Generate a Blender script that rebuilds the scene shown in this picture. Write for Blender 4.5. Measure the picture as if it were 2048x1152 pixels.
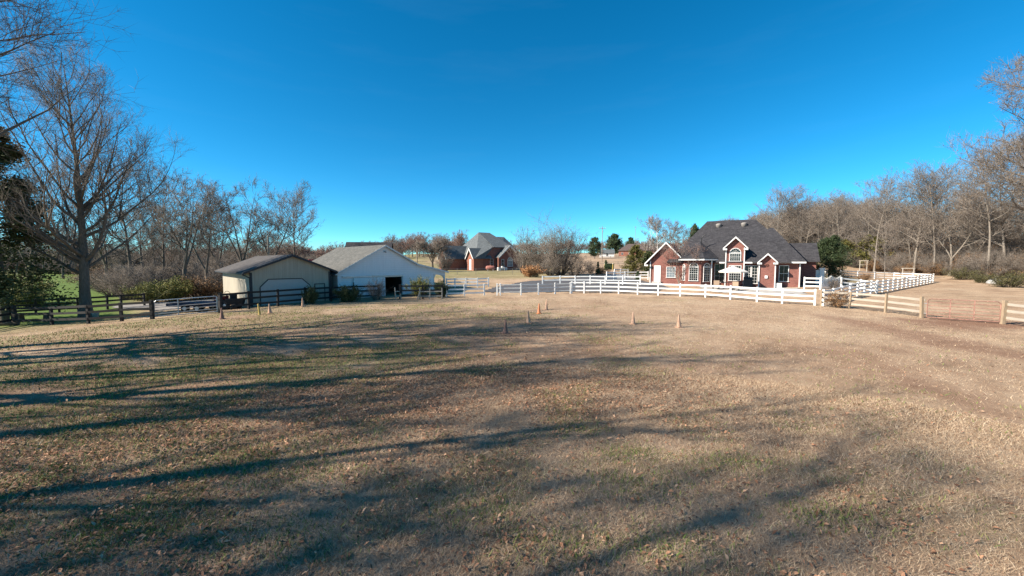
import bpy, math
import numpy as np
from mathutils import Vector, Matrix

# ------------------------------------------------------------------ clear, camera, sky, sun, exposure
for o in list(bpy.data.objects):
    bpy.data.objects.remove(o)
SC = bpy.context.scene
COL = SC.collection
R = math.radians
FPX, HOR, CAMH = 785.0, 524.4, 3.575          # focal length in photo pixels, horizon row, eye height
PIT = math.atan2(576 - HOR, FPX)
cam = bpy.data.cameras.new('camera')
cam.sensor_width = 36.0
cam.lens = 36.0 * FPX / 2048
cam.clip_start = 0.1
cam.clip_end = 6000
camo = bpy.data.objects.new('camera', cam)
COL.objects.link(camo)
camo.location = (0, 0, CAMH)
camo.rotation_euler = (math.pi / 2 - PIT, 0, 0)
SC.camera = camo

SUN_AZ, SUN_EL = 253.0, 33.0                   # clockwise from +Y, elevation
world = bpy.data.worlds.new('World')
SC.world = world
world.use_nodes = True
wn = world.node_tree
wn.nodes.clear()
sky = wn.nodes.new('ShaderNodeTexSky')
sky.sky_type = 'NISHITA'
sky.sun_disc = False
sky.sun_elevation = R(SUN_EL)
sky.sun_rotation = R(SUN_AZ)
sky.altitude = 200
sky.air_density = 0.7
sky.dust_density = 0.05
sky.ozone_density = 4.0
hs = wn.nodes.new('ShaderNodeHueSaturation')
hs.inputs['Hue'].default_value = 0.5
hs.inputs['Saturation'].default_value = 1.19
hs.inputs['Value'].default_value = 1.0
bg = wn.nodes.new('ShaderNodeBackground')
bg.inputs['Strength'].default_value = 0.084
wo = wn.nodes.new('ShaderNodeOutputWorld')
tint = wn.nodes.new('ShaderNodeMix')
tint.data_type = 'RGBA'; tint.blend_type = 'MULTIPLY'
tint.inputs['Factor'].default_value = 1.0
tint.inputs[7].default_value = (.68, 1.03, 1.0, 1)
wn.links.new(sky.outputs[0], tint.inputs[6])
wn.links.new(tint.outputs[2], hs.inputs['Color'])
# thin cirrus veil over the whole sky
tcw = wn.nodes.new('ShaderNodeTexCoord'); mpw = wn.nodes.new('ShaderNodeMapping'); nzw = wn.nodes.new('ShaderNodeTexNoise'); rpw = wn.nodes.new('ShaderNodeValToRGB'); mxw = wn.nodes.new('ShaderNodeMix')
mpw.inputs['Scale'].default_value = (1.6, 1.6, 11); mpw.inputs['Location'].default_value = (3.1, .4, .7)
nzw.inputs['Scale'].default_value = 1.5; nzw.inputs['Detail'].default_value = 7; nzw.inputs['Roughness'].default_value = .6
rpw.color_ramp.elements[0].position = .52; rpw.color_ramp.elements[0].color = (0, 0, 0, 1)
rpw.color_ramp.elements[1].position = .85; rpw.color_ramp.elements[1].color = (.014, .014, .014, 1)
mxw.data_type = 'RGBA'; mxw.inputs[7].default_value = (4.6, 6.2, 7.2, 1)
wn.links.new(tcw.outputs['Generated'], mpw.inputs['Vector']); wn.links.new(mpw.outputs[0], nzw.inputs['Vector']); wn.links.new(nzw.outputs['Fac'], rpw.inputs['Fac'])
wn.links.new(rpw.outputs['Color'], mxw.inputs['Factor']); wn.links.new(hs.outputs[0], mxw.inputs[6])
wn.links.new(mxw.outputs[2], bg.inputs['Color'])
wn.links.new(bg.outputs[0], wo.inputs['Surface'])

sd = bpy.data.lights.new('sun', 'SUN')
sd.energy = 4.8
sd.angle = R(0.53)
sd.color = (1.0, 0.90, 0.77)
sun = bpy.data.objects.new('sun', sd)
COL.objects.link(sun)
SV = Vector((math.sin(R(SUN_AZ)) * math.cos(R(SUN_EL)), math.cos(R(SUN_AZ)) * math.cos(R(SUN_EL)), math.sin(R(SUN_EL))))
sun.rotation_euler = SV.to_track_quat('Z', 'Y').to_euler()
sun.location = (-60, -20, 60)
SC.view_settings.view_transform = 'Standard'
SC.view_settings.look = 'None'
SC.view_settings.gamma = 1.0
SC.view_settings.exposure = 1.26
SC.cycles.use_adaptive_sampling = False
SC.cycles.use_denoising = True
SC.cycles.denoising_prefilter = 'NONE'
SC.cycles.max_bounces = 6
SC.cycles.transparent_max_bounces = 8

# ------------------------------------------------------------------ terrain
def sstep(a, b, x):
    t = np.clip((np.asarray(x, float) - a) / (b - a), 0, 1)
    return t * t * (3 - 2 * t)

_RR = [0, 44, 53, 95, 135, 215, 300, 500, 3000]
_RZ = [0, 0, .85, 1.6, 2.9, 6.2, 9.5, 14, 42]
def zt(x, y):
    x = np.asarray(x, float); y = np.asarray(y, float)
    r = np.hypot(x, y)
    az = np.degrees(np.arctan2(x, y))
    w = .12 + .88 * sstep(-24, -13, az)
    w = w * (1 - .72 * sstep(38, 44, az))
    z = np.interp(r, _RR, _RZ) * w
    z = z - .65 * sstep(18, 33, -x) * sstep(-20, 0, y + 30) * (1 - sstep(60, 160, r))
    z = z + 1.15 * sstep(72, 90, x) * sstep(10, 40, y)
    return z

def ray(px, py):
    a, b = px - 1024, py - 576
    return np.array([a, FPX * math.cos(PIT) - b * math.sin(PIT), -FPX * math.sin(PIT) - b * math.cos(PIT)])

def G(px, py):
    """ground point seen at a photo pixel (marched along the ray over the terrain)"""
    d = ray(px, py); d = d / d[1]
    s = 3.0
    while s < 600:
        if CAMH + d[2] * s <= float(zt(d[0] * s, s)):
            break
        s *= 1.004
    return Vector((d[0] * s, s, float(zt(d[0] * s, s))))

def at(px, y):
    """ground point on a pixel column at a given forward distance"""
    x = (px - 1024) / (FPX * math.cos(PIT)) * (y * 1.0)
    return Vector((x, y, float(zt(x, y))))

def hgt(py, y):
    """height above datum seen at a pixel row at forward distance y"""
    d = ray(1024, py)
    return CAMH + d[2] / d[1] * y

def vnoise(x, y, s, seed=0):
    """cheap value noise for scattering masks"""
    x = np.asarray(x) / s; y = np.asarray(y) / s
    xi = np.floor(x).astype(np.int64); yi = np.floor(y).astype(np.int64)
    fx = x - xi; fy = y - yi
    fx = fx * fx * (3 - 2 * fx); fy = fy * fy * (3 - 2 * fy)
    def h(a, b):
        n = (a * 374761393 + b * 668265263 + seed * 974711) & 0x7fffffff
        n = ((n ^ (n >> 13)) * 1274126177) & 0x7fffffff
        return ((n ^ (n >> 16)) & 0xffff) / 65535.0
    return (h(xi, yi) * (1 - fx) + h(xi + 1, yi) * fx) * (1 - fy) + (h(xi, yi + 1) * (1 - fx) + h(xi + 1, yi + 1) * fx) * fy

def fbm(x, y, s, seed=0, o=4):
    t = 0; a = .5
    for k in range(o):
        t = t + a * vnoise(x, y, s / 2 ** k, seed + k * 7); a *= .5
    return t / (1 - .5 ** o)

# ------------------------------------------------------------------ materials
class NT:
    def __init__(s, name):
        s.m = bpy.data.materials.new(name)
        s.m.use_nodes = True
        s.t = s.m.node_tree
        s.b = s.t.nodes['Principled BSDF']
    def n(s, ty, **kw):
        nd = s.t.nodes.new(ty)
        for k, v in kw.items():
            if hasattr(nd, k):
                setattr(nd, k, v)
            else:
                nd.inputs[k].default_value = v
        return nd
    def l(s, a, b):
        s.t.links.new(a, b)
    def noise(s, scale, detail=4, rough=.6, co=None):
        nd = s.n('ShaderNodeTexNoise')
        nd.inputs['Scale'].default_value = scale
        nd.inputs['Detail'].default_value = detail
        nd.inputs['Roughness'].default_value = rough
        if co is not None:
            s.l(co, nd.inputs['Vector'])
        return nd.outputs['Fac']
    def ramp(s, fac, stops):
        nd = s.n('ShaderNodeValToRGB')
        e = nd.color_ramp.elements
        while len(e) < len(stops):
            e.new(.5)
        for el, (p, c) in zip(e, stops):
            el.position = p
            el.color = (c[0], c[1], c[2], 1) if hasattr(c, '__len__') else (c, c, c, 1)
        s.l(fac, nd.inputs['Fac'])
        return nd.outputs['Color']
    def mix(s, fac, a, b, mode='MIX'):
        nd = s.n('ShaderNodeMix', data_type='RGBA', blend_type=mode)
        for sock, v in ((nd.inputs['Factor'], fac), (nd.inputs['A'] if False else nd.inputs[6], a), (nd.inputs[7], b)):
            if hasattr(v, 'is_linked'):
                s.l(v, sock)
            elif hasattr(v, '__len__'):
                sock.default_value = (*v[:3], 1)
            else:
                sock.default_value = v
        return nd.outputs[2]
    def obj(s):
        return s.n('ShaderNodeTexCoord').outputs['Object']
    def uv(s):
        return s.n('ShaderNodeTexCoord').outputs['UV']
    def bump(s, h, st=.3, dist=.02):
        nd = s.n('ShaderNodeBump')
        nd.inputs['Strength'].default_value = st
        nd.inputs['Distance'].default_value = dist
        s.l(h, nd.inputs['Height'])
        s.l(nd.outputs[0], s.b.inputs['Normal'])
    def col(s, c):
        if hasattr(c, 'is_linked'):
            s.l(c, s.b.inputs['Base Color'])
        else:
            s.b.inputs['Base Color'].default_value = (*c, 1)
    def rough(s, r, spec=.3):
        s.b.inputs['Roughness'].default_value = r
        s.b.inputs['Specular IOR Level'].default_value = spec

M = {}
def simple(name, c, rough=.6, var=.25, scale=6, spec=.3, metal=0):
    k = NT(name)
    f = k.noise(scale, 5, .65, k.obj())
    a = tuple(max(0, v * (1 - var)) for v in c); b = tuple(min(1, v * (1 + var * .8)) for v in c)
    k.col(k.ramp(f, [(.3, a), (.7, b)]))
    k.rough(rough, spec)
    k.b.inputs['Metallic'].default_value = metal
    M[name] = k.m
    return k.m

k = NT('white_paint')
f = k.noise(2.2, 6, .7, k.n('ShaderNodeNewGeometry').outputs['Position']); f2 = k.noise(14, 4, .7, k.n('ShaderNodeNewGeometry').outputs['Position'])
c = k.mix(k.ramp(f, [(.42, 0), (.75, .5)]), (.79, .79, .77), (.52, .51, .45))
k.col(k.mix(k.ramp(f2, [(.5, 0), (.8, .4)]), c, (.48, .46, .40))); k.rough(.5, .3)
M['white_paint'] = k.m
simple('white_trim', (.66, .66, .64), .5, .05, 3)
simple('old_white', (.60, .60, .58), .6, .2, 5)
simple('dark_board', (.022, .020, .019), .75, .45, 7)
simple('weathered_board', (.34, .30, .245), .8, .3, 5)
simple('wood_post', (.30, .225, .15), .8, .35, 6)
simple('galvanised', (.42, .45, .48), .4, .2, 8, .5, .6)
simple('red_gate', (.27, .145, .11), .65, .5, 6)
simple('concrete', (.36, .34, .31), .85, .2, 1.5)
simple('asphalt', (.085, .083, .085), .85, .3, 2.5)
simple('gravel', (.24, .22, .20), .9, .3, 3)
simple('cone_tan', (.46, .285, .19), .6, .2, 4)
simple('cone_orange', (.52, .19, .085), .55, .2, 4)
simple('cone_dark', (.22, .12, .09), .6, .3, 4)
simple('yellow_stake', (.46, .33, .10), .55, .2, 5)
simple('black_metal', (.02, .02, .022), .45, .2, 8)
simple('rubber', (.018, .018, .018), .8, .2, 8)
simple('canvas', (.62, .58, .52), .8, .08, 4)
simple('cushion', (.36, .26, .18), .85, .15, 6)
simple('red_paint', (.35, .03, .02), .4, .15, 6)
simple('bright_red_roof', (.55, .07, .05), .5, .15, 1)
simple('navy', (.02, .03, .06), .6, .3, 3)
simple('tank_rust', (.33, .13, .10), .55, .25, 3)
simple('pole_wood', (.24, .20, .16), .85, .2, 3)
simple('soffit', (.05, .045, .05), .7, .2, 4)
simple('dark_trim', (.035, .037, .042), .6, .25, 5)
simple('interior', (.05, .045, .04), .9, .3, 2)
simple('tan_door', (.38, .37, .35), .6, .06, 2)
simple('stone', (.45, .44, .42), .85, .25, 5)
simple('log', (.11, .085, .065), .9, .35, 8)

def glassy(name, c, rough=.06):
    k = NT(name)
    k.col(c)
    k.rough(rough, .4)
    M[name] = k.m
glassy('glass', (.012, .016, .018), .12)
glassy('glass_pale', (.16, .19, .21), .15)

def brick_mat(name, c1, c2, mortar):
    k = NT(name)
    uv = k.uv()
    b = k.n('ShaderNodeTexBrick')
    b.inputs['Color1'].default_value = (*c1, 1); b.inputs['Color2'].default_value = (*c2, 1)
    b.inputs['Mortar'].default_value = (*mortar, 1)
    b.inputs['Scale'].default_value = 1
    b.inputs['Mortar Size'].default_value = .006
    b.inputs['Brick Width'].default_value = .215
    b.inputs['Row Height'].default_value = .075
    k.l(uv, b.inputs['Vector'])
    f = k.noise(.9, 6, .7, k.obj())
    f2 = k.noise(9, 3, .7, k.obj())
    c = k.mix(.55, b.outputs['Color'], k.ramp(f, [(.3, .55), (.7, 1.25)]), 'MULTIPLY')
    c = k.mix(.5, c, k.ramp(f2, [(.25, .6), (.75, 1.35)]), 'MULTIPLY')
    k.col(c)
    k.rough(.85, .2)
    k.bump(b.outputs['Fac'], -.4, .01)
    M[name] = k.m
brick_mat('brick', (.24, .090, .070), (.175, .061, .050), (.23, .165, .14))
brick_mat('brick_orange', (.28, .105, .065), (.21, .07, .05), (.27, .2, .16))  # far bungalow brick; on the neighbour's left gables it stands in for sunlight

def shingle_mat(name, c, c2, row=.15):
    k = NT(name)
    uv = k.uv()
    b = k.n('ShaderNodeTexBrick')
    b.inputs['Color1'].default_value = (*c, 1); b.inputs['Color2'].default_value = (*c2, 1)
    b.inputs['Mortar'].default_value = tuple(v * .4 for v in c) + (1,)
    b.inputs['Scale'].default_value = 1
    b.inputs['Mortar Size'].default_value = .008
    b.inputs['Brick Width'].default_value = .33
    b.inputs['Row Height'].default_value = row
    b.inputs['Bias'].default_value = 0
    k.l(uv, b.inputs['Vector'])
    f = k.noise(1.4, 6, .75, k.obj())
    mp = k.n('ShaderNodeMapping'); mp.inputs['Scale'].default_value = (3.2, 1.1, 1)
    k.l(uv, mp.inputs['Vector'])
    f2 = k.noise(2.4, 4, .7, mp.outputs[0])
    cc = k.mix(.6, b.outputs['Color'], k.ramp(f, [(.3, .6), (.7, 1.3)]), 'MULTIPLY')
    cc = k.mix(.6, cc, k.ramp(f2, [(.3, .55), (.7, 1.45)]), 'MULTIPLY')
    k.col(cc)
    k.rough(.85, .2)
    k.bump(b.outputs['Fac'], -.5, .012)
    M[name] = k.m
shingle_mat('shingle_dark', (.056, .054, .058), (.034, .033, .037))
shingle_mat('shingle_grey', (.135, .132, .120), (.095, .095, .088))
shingle_mat('shingle_brown', (.100, .092, .088), (.074, .068, .066))
shingle_mat('shingle_green', (.130, .142, .145), (.095, .106, .110))
shingle_mat('shingle_far', (.12, .09, .08), (.09, .07, .065))

def siding_mat(name, c, period, vertical=False, depth=.015, streak=.12):
    k = NT(name)
    uv = k.uv()
    sp = k.n('ShaderNodeSeparateXYZ'); k.l(uv, sp.inputs[0])
    md = k.n('ShaderNodeMath', operation='FRACT')
    mu = k.n('ShaderNodeMath', operation='MULTIPLY'); mu.inputs[1].default_value = 1 / period
    k.l(sp.outputs['X' if vertical else 'Y'], mu.inputs[0]); k.l(mu.outputs[0], md.inputs[0])
    line = k.ramp(md.outputs[0], [(0, .62), (.04, 1), (.96, 1), (1, .62)] if vertical else [(0, .55), (.10, 1), (1, .97)])
    mp = k.n('ShaderNodeMapping'); mp.inputs['Scale'].default_value = (3.0, .25, 1)
    k.l(uv, mp.inputs['Vector'])
    f = k.noise(1.5, 6, .7, mp.outputs[0])
    cc = k.mix(1, k.ramp(f, [(.3, tuple(v * (1 - streak) for v in c)), (.7, c)]), line, 'MULTIPLY')
    k.col(cc)
    k.rough(.6, .3)
    k.bump(md.outputs[0], .3, depth)
    M[name] = k.m
siding_mat('white_siding', (.76, .77, .78), .2)
siding_mat('tan_siding', (.40, .36, .285), .3, True, .006, .25)
siding_mat('far_siding', (.72, .71, .68), .25)

def bark_mat(name, c1, c2):
    k = NT(name)
    mp = k.n('ShaderNodeMapping'); mp.inputs['Scale'].default_value = (7, 7, 1.6)
    k.l(k.obj(), mp.inputs['Vector'])
    f = k.noise(2.2, 6, .75, mp.outputs[0])
    f2 = k.noise(.7, 3, .6, k.obj())
    c = k.mix(.5, k.ramp(f, [(.3, c1), (.68, c2)]), k.ramp(f2, [(.3, .7), (.7, 1.25)]), 'MULTIPLY')
    k.col(c)
    k.rough(.9, .15)
    k.bump(f, .5, .03)
    M[name] = k.m
bark_mat('bark', (.060, .050, .041), (.185, .155, .125))
bark_mat('bark_pale', (.11, .095, .080), (.29, .25, .205))
bark_mat('bark_birch', (.42, .38, .34), (.70, .66, .60))
bark_mat('bark_dark', (.06, .05, .042), (.15, .125, .10))

def leafy(name, stops, rough=.7, trans=0.0):
    k = NT(name)
    g = k.n('ShaderNodeNewGeometry')
    k.col(k.ramp(g.outputs['Random Per Island'], stops))
    k.rough(rough, .25)
    M[name] = k.m
    return k
leafy('twig', [(0, (.085, .070, .058)), (.5, (.155, .130, .108)), (1, (.24, .205, .17))], .9)
leafy('twig_pale', [(0, (.090, .073, .060)), (.5, (.165, .136, .112)), (1, (.30, .255, .21))], .9)
leafy('twig_red', [(0, (.13, .085, .07)), (.5, (.205, .135, .112)), (1, (.29, .205, .17))], .9)
leafy('thicket_olive', [(0, (.030, .034, .014)), (.5, (.068, .066, .025)), (1, (.13, .115, .045))], .8)
leafy('cedar_green', [(0, (.028, .042, .018)), (.6, (.060, .080, .030)), (1, (.11, .115, .042))], .75)
leafy('cedar_olive', [(0, (.055, .060, .018)), (.6, (.115, .110, .030)), (1, (.20, .16, .045))], .75)
leafy('pine_green', [(0, (.030, .052, .026)), (.6, (.055, .085, .040)), (1, (.095, .125, .055))], .75)
leafy('holly_green', [(0, (.020, .034, .014)), (.6, (.042, .064, .026)), (1, (.085, .11, .045))], .6)
leafy('shrub_yellow', [(0, (.07, .085, .02)), (.5, (.16, .165, .04)), (1, (.28, .24, .07))], .75)
leafy('shrub_brown', [(0, (.09, .05, .025)), (.5, (.19, .105, .05)), (1, (.30, .18, .09))], .8)
leafy('shrub_orange', [(0, (.18, .08, .035)), (.5, (.34, .165, .07)), (1, (.46, .27, .13))], .8)
leafy('dry_blade', [(0, (.18, .106, .064)), (.35, (.325, .222, .142)), (.7, (.47, .352, .235)), (1, (.58, .46, .325))], .8)
leafy('green_blade', [(0, (.06, .095, .016)), (.5, (.12, .185, .034)), (1, (.26, .30, .075))], .7)
leafy('fallen_leaf', [(0, (.13, .06, .034)), (.4, (.27, .13, .072)), (.8, (.42, .22, .125)), (1, (.52, .33, .21))], .8)

# ------------------------------------------------------------------ mesh helpers
def link(o, parent=None, loc=None):
    COL.objects.link(o)
    if parent is not None:
        o.parent = parent
    if loc is not None:
        o.location = loc
    return o

def mesh_np(name, V, Q=None, T=None, mat=None, smooth=False):
    V = np.asarray(V, np.float32).reshape(-1, 3)
    me = bpy.data.meshes.new(name)
    nq = 0 if Q is None else len(Q); nt = 0 if T is None else len(T)
    me.vertices.add(len(V)); me.vertices.foreach_set('co', V.ravel())
    loops = []
    if nq: loops.append(np.asarray(Q, np.int32).ravel())
    if nt: loops.append(np.asarray(T, np.int32).ravel())
    loops = np.concatenate(loops)
    me.loops.add(len(loops)); me.loops.foreach_set('vertex_index', loops)
    st = np.concatenate([np.arange(nq) * 4, nq * 4 + np.arange(nt) * 3]).astype(np.int32)
    me.polygons.add(nq + nt); me.polygons.foreach_set('loop_start', st)
    if smooth:
        me.polygons.foreach_set('use_smooth', np.ones(nq + nt, bool))
    if mat: me.materials.append(M[mat])
    me.update(calc_edges=True)
    return me

class MB:
    def __init__(s):
        s.v = []; s.f = []
    def add(s, vs, fs):
        o = len(s.v); s.v += [tuple(map(float, p)) for p in vs]; s.f += [tuple(i + o for i in f) for f in fs]
    def box(s, x0, x1, y0, y1, z0, z1):
        s.add([(x0, y0, z0), (x1, y0, z0), (x1, y1, z0), (x0, y1, z0), (x0, y0, z1), (x1, y0, z1), (x1, y1, z1), (x0, y1, z1)],
              [(3, 2, 1, 0), (4, 5, 6, 7), (0, 1, 5, 4), (1, 2, 6, 5), (2, 3, 7, 6), (3, 0, 4, 7)])
    def prism(s, poly, axis, a, b):
        """polygon of 2-D points swept along an axis: 'y': (x,z) points, 'x': (y,z) points, 'z': (x,y) points"""
        n = len(poly)
        def p(q, t):
            return {'y': (q[0], t, q[1]), 'x': (t, q[0], q[1]), 'z': (q[0], q[1], t)}[axis]
        vs = [p(q, a) for q in poly] + [p(q, b) for q in poly]
        fs = [tuple(range(n)), tuple(range(2 * n - 1, n - 1, -1))] + [(i, i + n, (i + 1) % n + n, (i + 1) % n) for i in range(n)]
        s.add(vs, fs)
    def slab(s, pts, th=.12):
        n = len(pts)
        vs = [tuple(p) for p in pts] + [(p[0], p[1], p[2] - th) for p in pts]
        s.add(vs, [tuple(range(n)), tuple(range(2 * n - 1, n - 1, -1))] + [(i, i + n, (i + 1) % n + n, (i + 1) % n) for i in range(n)])
    def tube(s, a, b, r0, r1=None, n=8):
        r1 = r0 if r1 is None else r1
        a = Vector(a); b = Vector(b); d = (b - a).normalized()
        e = d.orthogonal().normalized(); g = d.cross(e)
        vs = []
        for c, r in ((a, r0), (b, r1)):
            for k in range(n):
                t = 2 * math.pi * k / n
                vs.append(tuple(c + e * (r * math.cos(t)) + g * (r * math.sin(t))))
        s.add(vs, [(k, (k + 1) % n, (k + 1) % n + n, k + n) for k in range(n)] + [tuple(range(n - 1, -1, -1)), tuple(range(n, 2 * n))])
    def lathe(s, prof, n=16, c=(0, 0, 0), axis='z'):
        vs = []
        for r, h in prof:
            for k in range(n):
                t = 2 * math.pi * k / n
                q = (r * math.cos(t), r * math.sin(t), h)
                if axis == 'x': q = (q[2], q[0], q[1])
                if axis == 'y': q = (q[0], q[2], q[1])
                vs.append((q[0] + c[0], q[1] + c[1], q[2] + c[2]))
        m = len(prof)
        fs = [(i * n + k, i * n + (k + 1) % n, (i + 1) * n + (k + 1) % n, (i + 1) * n + k) for i in range(m - 1) for k in range(n)]
        fs += [tuple(range(n - 1, -1, -1)), tuple(range((m - 1) * n, m * n))]
        s.add(vs, fs)
    def mesh(s, name, mat, bevel=0):
        import bmesh
        me = bpy.data.meshes.new(name)
        me.from_pydata(s.v, [], s.f)
        bm = bmesh.new(); bm.from_mesh(me)
        bmesh.ops.recalc_face_normals(bm, faces=bm.faces)
        uvl = bm.loops.layers.uv.new('UVMap')
        for f in bm.faces:
            n = f.normal
            if abs(n.z) > .97:
                t = Vector((1, 0, 0)); b = Vector((0, 1, 0))
            else:
                t = Vector((-n.y, n.x, 0)).normalized(); b = n.cross(t)
            for lp in f.loops:
                c = lp.vert.co
                lp[uvl].uv = (c.dot(t), c.dot(b))
        bm.to_mesh(me); bm.free()
        me.materials.append(M[mat])
        return me
    def build(s, name, mat, parent=None, loc=None, smooth=False):
        me = s.mesh(name, mat)
        if smooth:
            for p in me.polygons: p.use_smooth = True
        return link(bpy.data.objects.new(name, me), parent, loc)

def tag(o, label, cat, group=None):
    o['label'] = label; o['category'] = cat
    if group: o['group'] = group
    return o

def thing(name, label, cat, loc=(0, 0, 0), rz=0.0, group=None):
    o = bpy.data.objects.new(name, None)
    o.empty_display_size = .3
    COL.objects.link(o)
    o.location = loc; o.rotation_euler = (0, 0, rz)
    return tag(o, label, cat, group)

def structure(o, kind='structure'):
    o['kind'] = kind
    return o

# ------------------------------------------------------------------ ground sheet
NR, NA = 250, 400
rr = 1.2 * (2600 / 1.2) ** (np.arange(NR) / (NR - 1))
aa = np.arange(NA) * 2 * np.pi / NA
gx = (rr[:, None] * np.sin(aa)[None]).ravel(); gy = (rr[:, None] * np.cos(aa)[None]).ravel()
gx = np.append(gx, 0); gy = np.append(gy, 0)
gz = zt(gx, gy)
idx = np.arange(NR * NA).reshape(NR, NA)
Q = np.stack([idx[:-1], np.roll(idx, -1, 1)[:-1], np.roll(idx, -1, 1)[1:], idx[1:]], -1).reshape(-1, 4)
T = np.stack([np.full(NA, NR * NA), np.roll(idx[0], -1), idx[0]], -1)

def masks(x, y):
    """what grows where: green tufts, bare dirt, lush lawn, leaf litter (0..1 each)"""
    x = np.asarray(x, float); y = np.asarray(y, float)
    r = np.hypot(x, y); az = np.degrees(np.arctan2(x, y))
    n1 = fbm(x, y, 4.5, 3); n2 = fbm(x, y, 1.3, 11); n3 = fbm(x * .5, y, 7, 23)
    left = 1 - sstep(-14, 6, x - .05 * y)
    green = sstep(.51, .68, .50 * n1 + .50 * n2 + .125 * left - .015) * (.26 + .70 * left)
    green *= 1 - sstep(30, 40, r) * (1 - left) * .8
    green *= 1 - .8 * sstep(4, 11, x)
    green *= 1 - .62 * sstep(15, 24, r)
    n4 = fbm(x + 31, y * 1.3, 2.2, 77); green = np.maximum(green, sstep(.56, .70, n4) * (.25 + .75 * left) * .9 * (1 - .8 * sstep(4, 11, x)) * (1 - .8 * sstep(15, 26, r)))
    # worn red-brown earth round the right gate and along the track to it
    dgate = np.hypot((x - 26.5) / 5.5, (y - 22.8) / 3.0)
    dirt = (1 - sstep(.35, 1.15, dgate + (n2 - .5) * 1.0))
    trk = np.abs(x - 20.2 - .8 * np.sin(y * .3)) / 1.25
    dirt = np.maximum(dirt, (1 - sstep(.25, 1.3, trk + (n2 - .5) * 1.8)) * sstep(9, 12, y) * (1 - sstep(25, 28, y)) * .7)
    trk2 = np.abs(x - 12.2 - .9 * np.sin(y * .45 + 1)) / .9
    dirt = np.maximum(dirt, (1 - sstep(.2, 1.3, trk2 + (n2 - .5) * 2.4)) * sstep(7, 10, y) * (1 - sstep(15, 18, y)) * .6)
    dirt = np.maximum(dirt, sstep(.60, .74, .5 * n3 + .5 * n2) * .45 * (1 - sstep(26, 40, r)))
    wood = sstep(78, 90, x + (n3 - .5) * 12) * sstep(20, 40, y)
    dirt = np.maximum(dirt, wood * .9)
    lush = sstep(30, 36, r + (n3 - .5) * 4) * sstep(-38, -44, 0) if False else 0
    lush = (1 - sstep(-46, -42, az)) * sstep(37, 44, r)
    lawn = sstep(-17, -14, az) * (1 - sstep(6, 10, az)) * sstep(58, 66, r) * (1 - sstep(120, 160, r)) * (.55 + .6 * n3)
    lawn = np.maximum(lawn, sstep(-34, -28, az) * (1 - sstep(-14, -10, az)) * sstep(50, 60, r) * .8)
    lush = np.clip(np.maximum(lush, .46 * lawn), 0, 1)
    pad = sstep(33, 36, az) * (1 - sstep(41, 43, az)) * sstep(60, 66, r) * (1 - sstep(84, 92, r))
    lush = np.maximum(lush, .35 * pad)
    litter = sstep(.34, .62, n3 * .5 + n2 * .5 + .16 * left) * (1 - sstep(16, 38, r)) * (.35 + .65 * (1 - sstep(-6, 9, x - .1 * y)))
    return green, dirt, lush, litter

ge, di, lu, li = masks(gx, gy)
k = NT('meadow')
def attr(name):
    a = k.n('ShaderNodeAttribute'); a.attribute_name = name
    return a.outputs['Fac']
co = k.obj()
fine = k.noise(16, 6, .8, co); mid = k.noise(1.7, 5, .7, co); big = k.noise(.22, 5, .6, co); vf = k.noise(55, 3, .8, co)
base = k.ramp(mid, [(.25, (.22, .138, .085)), (.5, (.37, .26, .17)), (.75, (.50, .385, .265))])
base = k.mix(.55, base, k.ramp(big, [(.3, (.28, .175, .11)), (.55, (.43, .308, .205)), (.75, (.54, .42, .292))]))
base = k.mix(.75, base, k.ramp(fine, [(.2, .42), (.5, 1.0), (.8, 1.5)]), 'MULTIPLY')
base = k.mix(.5, base, k.ramp(vf, [(.25, .5), (.7, 1.4)]), 'MULTIPLY')
mot = k.noise(.42, 8, .72, co)
base = k.mix(.9, base, k.ramp(mot, [(.28, .50), (.45, .92), (.6, 1.05), (.75, 1.2)]), 'MULTIPLY')
grn = k.ramp(fine, [(.25, (.05, .065, .016)), (.75, (.16, .18, .045))])
c = k.mix(k.mix(1, attr('green'), k.ramp(fine, [(.25, .35), (.6, 1.0)]), 'MULTIPLY'), base, grn)
earth = k.ramp(mid, [(.2, (.15, .078, .05)), (.8, (.28, .165, .11))])
earth = k.mix(.6, earth, k.ramp(fine, [(.2, .6), (.8, 1.35)]), 'MULTIPLY')
c = k.mix(k.mix(1, attr('dirt'), k.ramp(fine, [(.2, .55), (.55, 1.0)]), 'MULTIPLY'), c, earth)
lsh = k.mix(.6, k.ramp(mid, [(.25, (.075, .120, .026)), (.75, (.125, .180, .042))]), k.ramp(big, [(.3, .7), (.7, 1.25)]), 'MULTIPLY')
c = k.mix(attr('lush'), c, lsh)
c = k.mix(k.mix(1, attr('litter'), k.ramp(fine, [(.3, .25), (.6, .85)]), 'MULTIPLY'), c, (.19, .112, .068))
k.col(c); k.rough(.95, .1); k.bump(fine, .8, .05)
M['meadow'] = k.m
gme = mesh_np('ground', np.stack([gx, gy, gz], 1), Q[:, ::-1], T[:, ::-1], 'meadow', True)
for nm, arr in (('green', ge), ('dirt', di), ('lush', lu), ('litter', li)):
    a = gme.attributes.new(nm, 'FLOAT', 'POINT'); a.data.foreach_set('value', arr.astype(np.float32))
ground = structure(link(bpy.data.objects.new('ground', gme)))

def inside(poly, x, y):
    r = np.zeros(x.shape, bool); n = len(poly)
    for i in range(n):
        x0, y0 = poly[i][:2]; x1, y1 = poly[(i + 1) % n][:2]
        c_ = ((y0 > y) != (y1 > y)) & (x < (x1 - x0) * (y - y0) / (y1 - y0 + 1e-12) + x0)
        r ^= c_
    return r

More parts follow.
